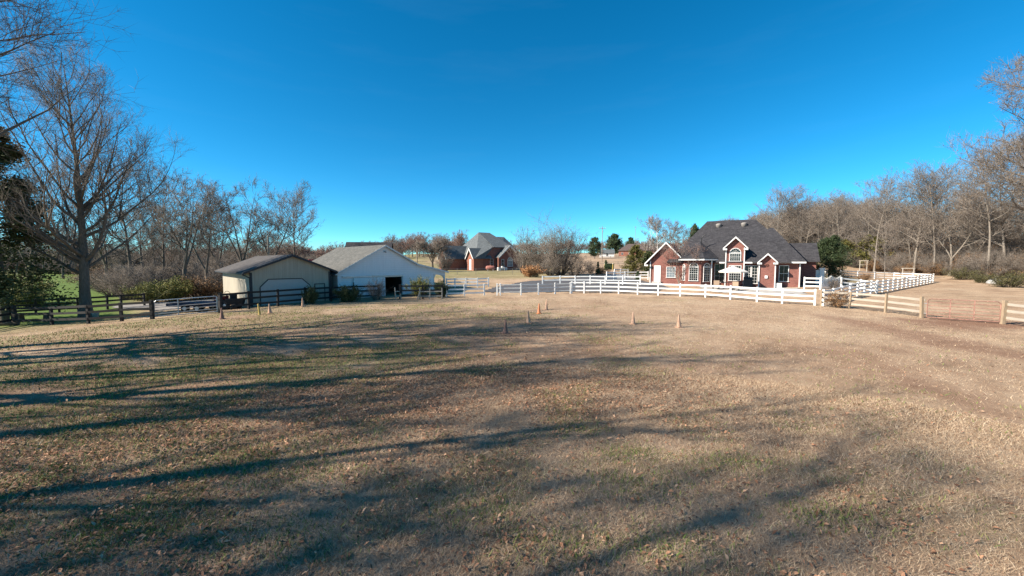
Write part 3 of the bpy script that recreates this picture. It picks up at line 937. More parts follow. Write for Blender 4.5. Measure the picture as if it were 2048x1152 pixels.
# --- far-off woods that read as one mass
def mass(name, label, cat, pool, spots, sc0=1.0):
    """far growth that reads as one mass: one point cloud that carries shared plant meshes"""
    cl = bpy.data.collections.new(name + '_kinds')
    for pair in pool:
        for me in pair if isinstance(pair, tuple) else (pair,):
            pass
    roots = []
    for j, pair in enumerate(pool):
        c2 = bpy.data.collections.new(f'{name}_kind_{j:02d}')
        for me in pair:
            c2.objects.link(bpy.data.objects.new(me.name, me))
        cl.children.link(c2)
    rgm = np.random.default_rng(len(spots) + 17)
    me = bpy.data.meshes.new(name)
    P = np.array([(x, y, float(zt(x, y))) for x, y, s in spots], np.float32)
    me.vertices.add(len(P)); me.vertices.foreach_set('co', P.ravel())
    a = me.attributes.new('turn', 'FLOAT_VECTOR', 'POINT'); a.data.foreach_set('vector', np.stack([0 * P[:, 0], 0 * P[:, 0], rgm.random(len(P)) * 6.28], 1).astype(np.float32).ravel())
    a = me.attributes.new('size', 'FLOAT', 'POINT'); a.data.foreach_set('value', np.array([s * sc0 for *_, s in spots], np.float32))
    a = me.attributes.new('kind_index', 'INT', 'POINT'); a.data.foreach_set('value', rgm.integers(0, len(pool), len(P)).astype(np.int32))
    o = link(bpy.data.objects.new(name, me)); o['kind'] = 'stuff'
    ng = bpy.data.node_groups.new(name, 'GeometryNodeTree')
    ng.interface.new_socket('Geometry', in_out='INPUT', socket_type='NodeSocketGeometry')
    ng.interface.new_socket('Geometry', in_out='OUTPUT', socket_type='NodeSocketGeometry')
    N = ng.nodes.new
    gi, go, ci, ip, er = N('NodeGroupInput'), N('NodeGroupOutput'), N('GeometryNodeCollectionInfo'), N('GeometryNodeInstanceOnPoints'), N('FunctionNodeEulerToRotation')
    ci.inputs['Collection'].default_value = cl; ci.inputs['Separate Children'].default_value = True
    ip.inputs['Pick Instance'].default_value = True
    def na(nm, ty):
        q = N('GeometryNodeInputNamedAttribute'); q.data_type = ty; q.inputs['Name'].default_value = nm
        return q.outputs['Attribute']
    Lk = ng.links.new
    Lk(gi.outputs[0], ip.inputs['Points']); Lk(ci.outputs[0], ip.inputs['Instance'])
    Lk(na('turn', 'FLOAT_VECTOR'), er.inputs[0]); Lk(er.outputs[0], ip.inputs['Rotation'])
    Lk(na('size', 'FLOAT'), ip.inputs['Scale']); Lk(na('kind_index', 'INT'), ip.inputs['Instance Index'])
    Lk(ip.outputs[0], go.inputs[0])
    md = o.modifiers.new('growth', 'NODES'); md.node_group = ng
    return tag(o, label, cat)
FR = [bare_tree(700 + i, 15, .22, .14, .42, 34, 9, 6, 4, asc=.12, fork=(0, 3, 2)[i], bark='bark', twig='twig_red', tw=2.2) for i in range(3)]
def spread_px(n, px0, px1, y0, y1, s0, s1):
    out = []
    for i in range(n):
        p = at(px0 + (px1 - px0) * (i + rg.random()) / n, y0 + (y1 - y0) * rg.random())
        out.append((p.x, p.y, s0 + (s1 - s0) * rg.random()))
    return out
mass('distant_woods', 'distant bare brown woods along the horizon behind the white barn', 'woods', FR, spread_px(90, 540, 930, 190, 270, .55, .85))
mass('hilltop_woods', 'low brown woods on the far hill beyond the small houses', 'woods', FR, spread_px(70, 1000, 1400, 330, 430, .55, .85))
mass('skyline_woods', 'far low brown woods closing the horizon at left behind the nearer bare trees', 'woods', FR, spread_px(150, -260, 660, 190, 300, .6, .85))
mass('skyline_brush', 'far grey scrub under the low woods on the left horizon', 'brush', B_twg, spread_px(170, -260, 700, 175, 250, 2.0, 3.2))
mass('pasture_woods', 'grey bare woods closing the green pasture behind the tall oak', 'woods', WD, spread_px(55, -120, 560, 100, 170, .55, .85))
sp = []
for i in range(62):
    t = rg.random(); r_ = 1 + int(rg.integers(0, 4)); sp.append((88 - 10 * t + r_ * (5.5 + rg.random() * 2.5), 150 - 112 * t, (.84 + .22 * rg.random()) * (.84 + .24 * t_w(150 - 112 * t))))
for i in range(230):
    t = rg.random(); y = 215 - 178 * t; x = 104 - 8 * t + rg.random() * 60
    sp.append((x, y, (.72 + .34 * rg.random()) * (.84 + .30 * t_w(y))))
mass('deep_woods', 'dense grey depth of the wood behind the trees at right', 'woods', W, sp)
sp = []
for i in range(620):
    t = rg.random(); y = 165 - 130 * t; d_ = abs(rg.normal(0, 20)); x = 86 - 9 * t + d_
    sp.append((x, y, .9 + .9 * rg.random() + min(1.6, d_ * .06)))
mass('woodland_brush', 'grey-brown twiggy brush filling the floor of the wood', 'brush', B_twg + B_brn[:1], sp)
sp = spread_px(80, 190, 480, 52, 95, .6, 1.4) + spread_px(70, -120, 190, 100, 135, 1.0, 1.8)
mass('farmside_brush', 'grey twiggy brush under the bare trees left of the shed', 'brush', B_twg + B_brn[:1], sp)

# --- trees in the middle distance
def vase(seed, rx, rz, nst, n, twig='twig', tw=3.0):
    a, b = bush(seed, rx, rz, twig, n, None, twig, nst, 1.0, tw)
    a.name = 'trunk'; b.name = 'crown'
    return a, b
BT = vase(71, 5.3, 9.4, 70, 11000, tw=2.2)
p = at(1120, 72); plant('spreading_tree', BT, 'wide many-stemmed bare tree in the middle, tallest between the two brick houses', 'tree', p, .5)
BT2 = vase(73, 4.0, 7.2, 44, 6000, tw=2.6)
p = at(1047, 80); plant('spreading_tree', BT2, 'bare tree at the right end of the green-roofed house', 'tree', p, 0, (.95, .95, 1.22))
p = at(1082, 78); plant('spreading_tree', BT2, 'lower bare tree between the green-roofed house and the wide many-stemmed one', 'tree', p, 2, (1.1, 1.1, 1.0))
p = at(866, 96); plant('spreading_tree', bare_tree(75, 8, .2, .25, .55, 30, 8, 6, 4, asc=.04, fork=3, twig='twig', tw=2.4), 'flat-topped bare tree left of the green-roofed house', 'tree', p, 1, (1.25, 1.25, 1.0))
p = at(891, 88); plant('spreading_tree', BT2, 'small bare tree against the left gable of the green-roofed house', 'tree', p, 4, (.6, .6, .6))
p = at(790, 150); plant('bare_tree', WD[1], 'round-topped bare tree on the skyline right of the barn peak', 'tree', p, 4, .72)
for i, (px, y, me, s, lab) in enumerate([(1062, 66, bush(240, 2.0, 1.7, 'shrub_orange', 6000, (.07, .15)), (1.0, 1.0, 1.1), 'rust-orange bush at the foot of the wide bare tree'),
                                         (1150, 70, B_twg[0], (1.7, 1.7, 1.5), 'dark twiggy thicket under the right side of the wide bare tree'),
                                         (1100, 71, B_twg[1], (1.6, 1.6, 1.2), 'dark twiggy thicket under the left side of the wide bare tree'),
                                         (1180, 78, B_twg[1], (.7, .7, .9), 'small round bare shrub right of the wide bare tree'),
                                         (1203, 76, B_brn[0], (.8, .8, .7), 'reddish shrub beside the curved white fence end')]):
    plant('bush', me, lab, 'bush', at(px, y), i, s)
SP = evergreen(81, 2.6, .45, 'pine_green', 3000, (.07, .15), 'cone', .02)
plant('small_conifer', SP, 'thin dark column conifer left of the curved white fence', 'tree', at(1195, 74), 0, (.8, .8, .95))
plant('small_conifer', SP, 'small pointed conifer beside the green box on the slope', 'tree', at(1212, 95), 2, (1.0, 1.0, .95))
plant('small_conifer', SP, 'small dark conifer inside the curved white fence by the brick house', 'tree', at(1276, 56), 1, (.75, .75, .55))
CO2 = evergreen(83, 5.6, 2.2, 'cedar_olive', 15000, (.07, .17), 'cone', .02)
plant('cedar_tree', CO2, 'olive-gold cedar left of the brick house garage', 'tree', at(1271, 68), 1.0, (1.15, 1.15, .98))
plant('cedar_tree', evergreen(84, 4.2, 1.6, 'cedar_green', 7000, (.10, .22), 'egg', .03), 'dark green cedar touching the garage wall behind the white rails', 'tree', at(1297, 66), 2)
PN = evergreen(85, 12, 4.6, 'pine_green', 26000, (.18, .40), 'egg', .02, nb=90)
plant('pine_tree', PN, 'dark pine left of the utility pole on the far slope', 'tree', at(1189, 190), 0, (.7, .7, .86))
plant('pine_tree', PN, 'round dark pine behind the small white outbuilding', 'tree', at(1226, 235), 2, (1.15, 1.15, 1.1))
plant('pine_tree', PN, 'small pine behind the far brick bungalow', 'tree', at(1259, 262), 3, (.65, .65, .95))
plant('pine_tree', PN, 'pine above the left slope of the brick house roof', 'tree', at(1386, 105), 1, (.38, .38, .95))
plant('pine_tree', PN, 'pine top showing above the brick house ridge, left one', 'tree', at(1424, 128), 2, (.45, .45, 1.1))
plant('pine_tree', PN, 'pine top showing above the brick house ridge, right one', 'tree', at(1444, 130), 4, (.45, .45, 1.14))
BI = bare_tree(91, 15, .14, .2, .26, 22, 7, 5, 4, asc=.28, bark='bark_birch', twig='twig_pale', tw=2.0)
plant('birch_tree', BI, 'white-trunked birch left of the garage gable', 'tree', at(1299, 88), 0, (.95, .95, .78))
plant('birch_tree', BI, 'white-trunked birch just behind the garage gable', 'tree', at(1313, 86), 2, (.95, .95, .74))
for i, (px, y, s, m, lab) in enumerate([(1330, 100, .78, 1, 'brown bare tree behind the garage gable, left of the pine'), (1357, 104, .80, 2, 'brown bare tree behind the garage roof slope'),
                                        (1545, 120, 1.05, 0, 'bare tree rising right of the brick house ridge'), (1575, 128, 1.0, 1, 'bare tree behind the right hip of the brick house'), (1615, 130, 1.05, 2, 'bare tree above the rear wing of the brick house')]):
    plant('bare_tree', (WD if i < 2 else W)[m], lab, 'tree', at(px, y), i * 2, s)
MY = bare_tree(95, 5.6, .07, .10, .60, 26, 6, 5, 3, asc=.22, fork=5, bark='bark_pale', twig='twig_red', tw=1.2)
pm = G(1357, 571); plant('crape_myrtle', MY, 'bare reddish crape myrtle in front of the garage window', 'tree', pm, .4, (.95, .95, 1.0))
HO = evergreen(97, 6.0, 2.1, 'holly_green', 30000, (.06, .14), 'egg', .02, nb=110)
plant('holly_tree', HO, 'dense dark green holly right of the brick house', 'tree', at(1656, 50), .5, (1.0, 1.0, .98))
SA = bare_tree(99, 9.5, .06, .25, .22, 16, 6, 5, 3, asc=.2, bark='bark_pale', twig='twig_pale', tw=1.6)
plant('sapling', SA, 'thin pale sapling rising through the far paddock fence', 'tree', at(1767, 68), .3)
plant('bush', B_brn[1], 'rust-brown shrub growing on the fence by the white corner post', 'bush', G(1671, 615), .3, (.62, .62, .78))
plant('bush', B_brn[0], 'dark bare shrub inside the far paddock rails', 'bush', at(1728, 62), 1.3, (.7, .7, .55))
plant('bush', B_twg[0], 'dark bare shrub behind the picket gate', 'bush', at(1690, 52), 2.2, (.55, .55, .5))
plant('bush', B_twg[1], 'thin bare shrub in front of the picket gate', 'bush', at(1668, 41), .2, (.4, .4, .5))
# shrubs on the dark fence before the shed and the barn
plant('bush', B_grn[0], 'dark evergreen bush on the rail fence by the small shed door', 'bush', G(621, 608), 0, (.72, .72, .92))
plant('bush', B_grn[1], 'wide dark evergreen bush on the rail fence at the barn corner', 'bush', G(697, 604), 1, (1.15, 1.15, .98))
plant('bush', B_twg[0], 'pale bare shrub before the sliding barn door', 'bush', G(752, 600), 2, (.55, .55, .85))
plant('bush', B_yel[0], 'tall yellow-green bush right of the dark barn doorway', 'bush', at(841, 40.2), 1, (.80, .80, 1.0))
plant('bush', B_grn[0], 'dark leggy bush under the lean-to end beside the white fence', 'bush', at(882, 39.6), 4, (.75, .75, 1.1))

# ------------------------------------------------------------------ building helpers (local frame: x along the front, y back, z up)
def az2rz(az): return R(90 - az)

def gable(mb, um, half, we, wp, v0, v1, th=.14):
    mb.slab([(um - half, v0, we), (um, v0, wp), (um, v1, wp), (um - half, v1, we)], th)
    mb.slab([(um, v0, wp), (um + half, v0, we), (um + half, v1, we), (um, v1, wp)], th)

def gable_x(mb, vm, half, we, wp, u0, u1, th=.14):
    mb.slab([(u0, vm - half, we), (u1, vm - half, we), (u1, vm, wp), (u0, vm, wp)], th)
    mb.slab([(u0, vm, wp), (u1, vm, wp), (u1, vm + half, we), (u0, vm + half, we)], th)

def rake(mb, um, half, we, wp, v, d=.24, t=.06, returns=0):
    for s in (-1, 1):
        mb.prism([(um, wp + .02), (um + s * half, we + .02), (um + s * half, we + .02 - d), (um, wp + .02 - d * 1.25)], 'y', v, v - t)
        if returns:
            a, b = sorted((um + s * half, um + s * (half - returns)))
            mb.box(a, b, v - t - .01, v + .25, we - d - .06, we - d + .12)

def win(parent, u0, u1, z0, z1, v, cols=3, rows=4, arch=False, frame='white_trim', glass='glass', fw=.06, name='window', d=(0, -1)):
    """window: casing (the part), pane and glazing bars (sub-parts); on a wall facing -y at y=v"""
    c = (u0 + u1) / 2; hw = (u1 - u0) / 2
    mb = MB()
    mb.box(u0 - fw, u0, v - .07, v + .02, z0, z1); mb.box(u1, u1 + fw, v - .07, v + .02, z0, z1)
    mb.box(u0 - fw - .05, u1 + fw + .05, v - .12, v + .02, z0 - fw, z0)
    if arch:
        n = 14
        for i in range(n):
            a, b = math.pi * i / n, math.pi * (i + 1) / n
            q = [(c + (hw + e) * math.cos(t), z1 + (hw + e) * math.sin(t)) for t, e in ((a, 0), (a, fw), (b, fw), (b, 0))]
            mb.prism(q, 'y', v + .02, v - .07)
        mb.box(u0, u1, v - .055, v + .02, z1 - .05, z1 + .05)
    else:
        mb.box(u0 - fw, u1 + fw, v - .08, v + .02, z1, z1 + fw)
    w = mb.build(name, frame, parent)
    g = MB(); 
    poly = [(u0, z0), (u1, z0), (u1, z1)] + ([(c + hw * math.cos(math.pi * i / 14), z1 + hw * math.sin(math.pi * i / 14)) for i in range(1, 14)] if arch else []) + [(u0, z1)]
    g.prism(poly, 'y', v + .02, v - .015)
    g.build('pane', glass, w)
    m = MB(); b_ = .008
    for i in range(1, cols):
        x = u0 + (u1 - u0) * i / cols
        m.box(x - b_, x + b_, v - .04, v - .01, z0, z1)
    for i in range(1, rows):
        z = z0 + (z1 - z0) * i / rows
        e = 2.2 if rows % 2 == 0 and i == rows // 2 else 1
        m.box(u0, u1, v - .042, v - .012, z - b_ * e, z + b_ * e)
    if arch:
        for a in (35, 65, 90, 115, 145):
            t = R(a)
            m.tube((c, v - .028, z1), (c + hw * math.cos(t), v - .028, z1 + hw * math.sin(t)), b_, b_, 4)
        for i in range(10):
            a, b2 = math.pi * i / 10, math.pi * (i + 1) / 10
            m.tube((c + hw * .5 * math.cos(a), v - .028, z1 + hw * .5 * math.sin(a)), (c + hw * .5 * math.cos(b2), v - .028, z1 + hw * .5 * math.sin(b2)), b_, b_, 4)
    if m.v: m.build('glazing_bars', frame, w)
    return w

# ------------------------------------------------------------------ main brick house
HZ = .85
hs_ = thing('brick_house', 'red brick house with steep dark hipped roof and white trim behind white rails', 'house', (17.7, 50.3, HZ), az2rz(118.6))
mb = MB()
mb.box(.5, 15.6, .9, 13, -.6, 2.85)
mb.box(10.3, 15.6, 0, .9, -.6, 2.85)
mb.prism([(3.74, 3.0), (3.74, 0), (4.35, -1.15), (5.95, -1.15), (7.05, 0), (7.05, 3.0)], 'z', -.6, 3.05)
mb.build('wall', 'brick', hs_)
mb = MB(); mb.prism([(0, -.6), (3.72, -.6), (3.72, 3.06), (1.87, 5.06), (0, 3.06)], 'y', 0, 8.5); mb.build('garage_wall', 'brick', hs_)
mb = MB(); mb.prism([(8.5, -.6), (10.28, -.6), (10.28, 4.54), (9.39, 5.46), (8.5, 4.54)], 'y', -.35, 3.0); mb.build('centre_gable_wall', 'brick', hs_)
mb = MB(); mb.prism([(11.78, -.6), (13.2, -.6), (13.2, 2.82), (12.49, 3.54), (11.78, 2.82)], 'y', -1.2, .1); mb.build('small_gable_wall', 'brick', hs_)
mb = MB(); mb.box(15.55, 17.7, 4.4, 8.8, -.6, 2.95)
mb.prism([(4.4, 2.9), (8.8, 2.9), (6.6, 4.9)], 'x', 15.7, 17.7); mb.build('rear_wing_wall', 'brick', hs_)
mb = MB()
A, B, C_, D_ = (2, -.4, 2.8), (16, -.4, 2.8), (11.6, 6.6, 8.2), (6.1, 6.6, 8.2)
E_, F_ = (16, 13.6, 2.8), (2, 13.6, 2.8)
mb.slab([A, B, C_, D_]); mb.slab([B, E_, C_]); mb.slab([E_, F_, D_, C_]); mb.slab([F_, A, D_])
a, b = (10, -.42, 2.84), (16.06, -.42, 2.84); c1, d1 = (13.4, 4.9, 6.93), (13.0, 4.9, 6.93); e, f = (16.06, 10.2, 2.84), (10, 10.2, 2.84)
mb.slab([a, b, c1, d1]); mb.slab([b, e, c1]); mb.slab([e, f, d1, c1]); mb.slab([f, a, d1])
a, b = (11.1, -.75, 2.76), (14.7, -.75, 2.76); c1, d1 = (13.15, 2.4, 5.25), (12.85, 2.4, 5.25)
mb.slab([a, b, c1, d1]); mb.slab([b, (14.7, 4, 2.76), (13.15, 4, 5.25), c1]); mb.slab([a, d1, (12.85, 4, 5.25), (11.1, 4, 2.76)])
rf = mb.build('roof', 'shingle_dark', hs_)
mb = MB(); mb.slab([(-.66, -.38, 2.56), (1.87, -.38, 5.25), (1.87, 8.6, 5.25), (-.66, 8.6, 2.56)], .14); mb.slab([(1.87, -.38, 5.25), (3.62, -.38, 3.39), (3.62, 8.6, 3.39), (1.87, 8.6, 5.25)], .14); mb.build('garage_roof', 'shingle_dark', hs_)
mb = MB(); ap, bk = (5.6, 1.2, 5.3), (5.6, 4.2, 5.3)
l0, l1, l2, l3 = (3.25, .1, 3.18), (4.05, -1.65, 3.18), (6.25, -1.65, 3.18), (7.75, .1, 3.18)
mb.slab([l1, l2, ap]); mb.slab([l0, l1, ap]); mb.slab([l2, l3, ap]); mb.slab([l3, (7.75, 4.2, 3.18), bk, ap]); mb.slab([l0, ap, bk, (3.25, 4.2, 3.18)])
mb.build('bay_roof', 'shingle_dark', hs_)
mb = MB(); gable(mb, 9.39, 1.26, 4.33, 5.65, -.72, 3.8, .1); mb.build('centre_gable_roof', 'shingle_dark', hs_)
mb = MB(); gable(mb, 12.49, .95, 2.70, 3.68, -1.55, 1.2, .1); mb.build('small_gable_roof', 'shingle_dark', hs_)
mb = MB(); gable_x(mb, 6.6, 2.6, 2.85, 5.05, 13.5, 18.0, .1); mb.build('rear_wing_roof', 'shingle_dark', hs_)
mb = MB(); mb.prism([(1.87, 5.27), (-.66, 2.58), (-.66, 2.38), (1.87, 5.03)], 'y', -.385, -.445); mb.prism([(1.87, 5.27), (3.62, 3.41), (3.62, 3.21), (1.87, 5.03)], 'y', -.385, -.445); mb.box(-.66, -.24, -.46, -.14, 2.24, 2.42); mb.build('garage_rake_trim', 'white_trim', hs_)
for nm, args in (('centre_rake_trim', (9.39, 1.26, 4.33, 5.65, -.725, .15)), ('small_rake_trim', (12.49, .95, 2.70, 3.68, -1.555, .14))):
    mb = MB(); rake(mb, *args, returns=.42); mb.build(nm, 'white_trim', hs_)
for (u0, u1, v, w) in ((7.8, 8.35, -.42, 2.78), (10.35, 11.5, -.43, 2.78), (13.45, 16.05, -.45, 2.8)):
    mb = MB(); mb.box(u0, u1, v - .10, v + .02, w - .19, w - .03); mb.build('gutter', 'white_trim', hs_)
mb = MB(); mb.prism([(3.22, .12), (4.03, -1.72), (6.27, -1.72), (7.8, .12), (7.7, .12), (6.2, -1.6), (4.1, -1.6), (3.32, .12)], 'z', 2.94, 3.1); mb.build('bay_gutter', 'white_trim', hs_)
mb = MB(); mb.box(15.4, 16.0, -.35, 13.3, 2.55, 2.66); mb.build('soffit', 'soffit', hs_)
for (u, v, w) in ((.02, -.06, 2.9), (7.02, -.62, 2.95), (8.46, -.42, 4.4), (10.31, -.42, 4.4), (11.74, -1.26, 2.6), (13.24, -1.26, 2.6), (15.58, -.06, 2.6)):
    mb = MB(); mb.box(u - .05, u + .05, v - .05, v + .06, -.3, w); mb.build('downpipe', 'white_trim', hs_)
# openings
mb = MB(); mb.box(.48, 1.26, -.06, .02, .28, 2.3); dr = mb.build('door', 'white_paint', hs_)
mb = MB(); mb.lathe([(.03, 0), (.035, .03), (.02, .05)], 8, (1.16, -.06, 1.2), 'y'); mb.build('handle', 'galvanised', dr)
mb = MB(); mb.box(.2, 1.5, -1.0, 0, -.5, .1); mb.box(.3, 1.4, -.6, 0, .1, .27); mb.build('step', 'concrete', hs_)
mb = MB(); mb.box(.14, .24, -.16, 0, 1.95, 2.25); mb.build('porch_lamp', 'black_metal', hs_)
win(hs_, 2.0, 2.95, .85, 2.1, 0, 3, 4, glass='glass_pale')
win(hs_, 4.68, 5.58, .55, 2.15, -1.15, 4, 6, True)
# angled bay faces carry their own windows
def angled(parent, p0, p1, z0, z1, w, name='bay_window'):
    dx, dy = p1[0] - p0[0], p1[1] - p0[1]; L = math.hypot(dx, dy)
    o = win(parent, L / 2 - w / 2, L / 2 + w / 2, z0, z1, 0, 3, 6, True, name=name)
    o.location = (p0[0], p0[1], 0); o.rotation_euler = (0, 0, math.atan2(dy, dx))
angled(hs_, (3.74, 0), (4.35, -1.15), .55, 2.15, .55)
angled(hs_, (5.95, -1.15), (7.05, 0), .45, 2.15, .85)
win(hs_, 7.35, 8.3, .35, 2.5, .9, 2, 3, name='patio_door')
win(hs_, 8.85, 10.0, .62, 2.3, -.35, 5, 6)
win(hs_, 8.87, 9.93, 2.88, 3.78, -.35, 5, 4, True, name='arched_window')
win(hs_, 10.48, 10.98, .62, 2.3, 0, 3, 6); win(hs_, 11.14, 11.64, .32, 2.3, 0, 2, 6, name='patio_door')
win(hs_, 13.75, 14.55, .62, 2.32, 0, 2, 2)
mb = MB(); mb.box(12.3, 12.55, -1.32, -1.2, .95, 1.25); mb.build('meter_box', 'white_paint', hs_)
mb = MB(); mb.lathe([(.2, 0), (.2, .03), (.16, .06)], 14, (12.5, -1.2, 2.35), 'y'); mb.build('gable_vent', 'brick', hs_)
for u in (7.5, 10.35):
    mb = MB(); w = 2.8 + .771 * 6.0; mb.lathe([(.30, -.3), (.34, .16), (.36, .2), (.25, .3), (.08, .34)], 14, (u, 5.55, w)); mb.build('roof_vent', 'gravel', hs_, smooth=True)
mb = MB(); mb.tube((5.75, 1.3, 4.9), (5.75, 1.3, 5.75), .06); mb.tube((5.75, 1.3, 5.7), (6.15, 1.3, 6.1), .05); mb.build('flue_pipe', 'black_metal', hs_)
# patio in front of the house
def hloc(u, v):
    a = R(118.6); return (17.7 + u * math.sin(a) - v * math.cos(a), 50.3 + u * math.cos(a) + v * math.sin(a))
sheet('patio', [hloc(5.5, -1), hloc(15.5, -1), hloc(15.5, -5.0), hloc(11, -5.6), hloc(7, -5)], 'concrete', .4, .05, .05)
# patio things
x, y = hloc(9.2, -3.0); z = float(zt(x, y)) + .05
um = thing('patio_umbrella', 'open cream patio umbrella in front of the tall arched window', 'umbrella', (x, y, z))
mb = MB(); mb.tube((0, 0, 0), (0, 0, 2.55), .025); mb.build('pole', 'black_metal', um)
mb = MB(); mb.lathe([(.26, 0), (.26, .06), (.05, .12)], 12); mb.build('base', 'black_metal', um)
mb = MB(); n = 8
ring = [(1.5 * math.cos(2 * math.pi * i / n), 1.5 * math.sin(2 * math.pi * i / n), 1.98) for i in range(n)]
mb.add(ring + [(0, 0, 2.6)] + [(q[0] * .98, q[1] * .98, 1.86) for q in ring], [(i, (i + 1) % n, n) for i in range(n)] + [(i, i + n + 1, (i + 1) % n + n + 1, (i + 1) % n) for i in range(n)])
mb.build('canopy', 'canvas', um)
def chair(u, v, rz, label):
    x, y = hloc(u, v); z = float(zt(x, y)) + .05
    t = thing('patio_chair', label, 'chair', (x, y, z), rz, 'chairs on the patio')
    mb = MB(); mb.box(-.28, .28, -.28, .28, .36, .48); mb.build('seat', 'cushion', t)
    mb = MB(); mb.box(-.28, .28, .22, .32, .48, 1.0); mb.build('backrest', 'cushion', t)
    for sx in (-1, 1):
        mb = MB(); mb.box(sx * .32 - .03, sx * .32 + .03, -.28, .3, .6, .65); mb.build('armrest', 'black_metal', t)
        for sy in (-1, 1):
            mb = MB(); mb.box(sx * .30 - .02, sx * .30 + .02, sy * .26 - .02, sy * .26 + .02, 0, .62 if sy < 0 else .6); mb.build('leg', 'black_metal', t)
rzh = az2rz(118.6)
chair(7.6, -3.3, rzh + 3.3, 'tan-cushioned patio chair left of the umbrella pole')
chair(9.5, -3.9, rzh + 3.0, 'tan-cushioned patio chair right of the umbrella pole')
x, y = hloc(8.6, -2.6)
tb = thing('patio_table', 'dark round patio table under the cream umbrella edge', 'table', (x, y, float(zt(x, y)) + .05), rzh)
mb = MB(); mb.lathe([(.55, .68), (.57, .70), (.55, .72)], 18); mb.build('tabletop', 'black_metal', tb)
for i in range(4):
    t = i * 1.571 + .78; mb = MB(); mb.tube((.4 * math.cos(t), .4 * math.sin(t), 0), (.3 * math.cos(t), .3 * math.sin(t), .69), .02); mb.build('leg', 'black_metal', tb)
x, y = hloc(10.7, -1.6)
gr = thing('barbecue_grill', 'black covered barbecue grill on the patio before the glass doors', 'grill', (x, y, float(zt(x, y)) + .05), rzh)
mb = MB(); mb.box(-.45, .45, -.28, .28, .1, .8); mb.build('cabinet', 'black_metal', gr)
mb = MB(); mb.prism([(-.3, .8), (.3, .8), (.3, 1.0), (.12, 1.2), (-.12, 1.2), (-.3, 1.0)], 'x', -.42, .42); mb.build('lid', 'black_metal', gr)
mb = MB(); mb.box(-.75, -.45, -.22, .22, .74, .79); mb.box(.45, .75, -.22, .22, .74, .79); mb.build('side_shelf', 'black_metal', gr)
x, y = hloc(13.6, -.9)
ac = thing('air_conditioner', 'small white air conditioner box at the wall right of the small gable', 'air conditioner', (x, y, float(zt(x, y))), rzh)
mb = MB(); mb.box(-.3, .3, -.25, .25, .0, .55); mb.build('case', 'old_white', ac)
mb = MB(); mb.lathe([(.22, .55), (.22, .58), (.05, .6)], 12); mb.build('fan_grille', 'black_metal', ac)
# white garden wall right of the house
p0 = at(1611, 47); p1 = at(1637, 46.5)
gw = thing('garden_wall', 'white rendered garden wall with an end pillar right of the house', 'wall', p0, math.atan2(p1.y - p0.y, p1.x - p0.x))
Lw = (p1 - p0).length
mb = MB(); mb.prism([(0, -.2), (Lw, -.2), (Lw, 1.75), (0, 1.35)], 'y', 0, .2); mb.build('panel', 'white_paint', gw)
mb = MB(); mb.box(Lw, Lw + .45, -.12, .32, -.2, 1.85); mb.box(Lw - .06, Lw + .51, -.18, .38, 1.85, 1.95); mb.build('pillar', 'white_paint', gw)

# ------------------------------------------------------------------ tan shed
sh = thing('tan_shed', 'tan board-sided shed with brown gable roof and clipped-corner door', 'shed', (-21.6, 32.35, float(zt(-21, 33))), az2rz(45.6))
Ws, Ls = 6.35, 13.0
mb = MB(); mb.prism([(0, -.7), (Ws, -.7), (Ws, 2.95), (Ws / 2, 4.15), (0, 2.95)], 'y', 0, Ls); mb.build('wall', 'tan_siding', sh)
mb = MB(); gable(mb, Ws / 2, Ws / 2 + .55, 2.80, 4.32, -.4, Ls + .4, .1); mb.build('roof', 'shingle_brown', sh)
mb = MB(); rake(mb, Ws / 2, Ws / 2 + .55, 2.80, 4.32, -.405, .16, .03); mb.build('rake_trim', 'dark_trim', sh)
for s in (0, 1):
    u = -.55 if s == 0 else Ws + .55
    mb = MB(); mb.box(u - .06, u + .06, -.4, Ls + .4, 2.62, 2.74); g_o = mb.build('gutter', 'dark_trim', sh)
    w0 = 0 if s == 0 else Ws
    mb = MB(); mb.tube((u, -.3, 2.62), (w0 + (-.05 if s == 0 else .05), -.06, 2.35), .045); mb.tube((w0 + (-.05 if s == 0 else .05), -.06, 2.35), (w0 + (-.05 if s == 0 else .05), -.06, 0), .045); mb.build('downpipe', 'dark_trim', sh)
for u0, u1 in ((-.02, .14), (Ws - .14, Ws + .02)):
    mb = MB(); mb.box(u0, u1, -.03, .12, -.6, 2.78); mb.build('corner_board', 'dark_trim', sh)
oct_ = [(.71, 0), (.71, 1.54), (1.32, 2.16), (3.9, 2.16), (4.54, 1.54), (4.54, 0)]
mb = MB(); mb.prism([(u, w) for u, w in oct_], 'y', .02, -.025); dr = mb.build('vehicle_door', 'tan_door', sh)
mb = MB()
for i in range(5):
    (u0, w0), (u1, w1) = oct_[i], oct_[i + 1]
    dx, dz = u1 - u0, w1 - w0; L = math.hypot(dx, dz); nx, nz = -dz / L * .07, dx / L * .07
    mb.prism([(u0, w0), (u1, w1), (u1 + nx, w1 + nz), (u0 + nx, w0 + nz)], 'y', .02, -.05)
mb.build('door_trim', 'dark_trim', dr)
mb = MB(); mb.box(5.02, 5.8, -.02, .02, 0, 1.62); dr = mb.build('side_door', 'tan_siding', sh)
mb = MB(); mb.box(4.95, 5.02, -.05, .02, 0, 1.62); mb.box(5.8, 5.87, -.05, .02, 0, 1.62); mb.box(4.95, 5.87, -.05, .02, 1.62, 1.69); mb.build('door_trim', 'dark_trim', dr)

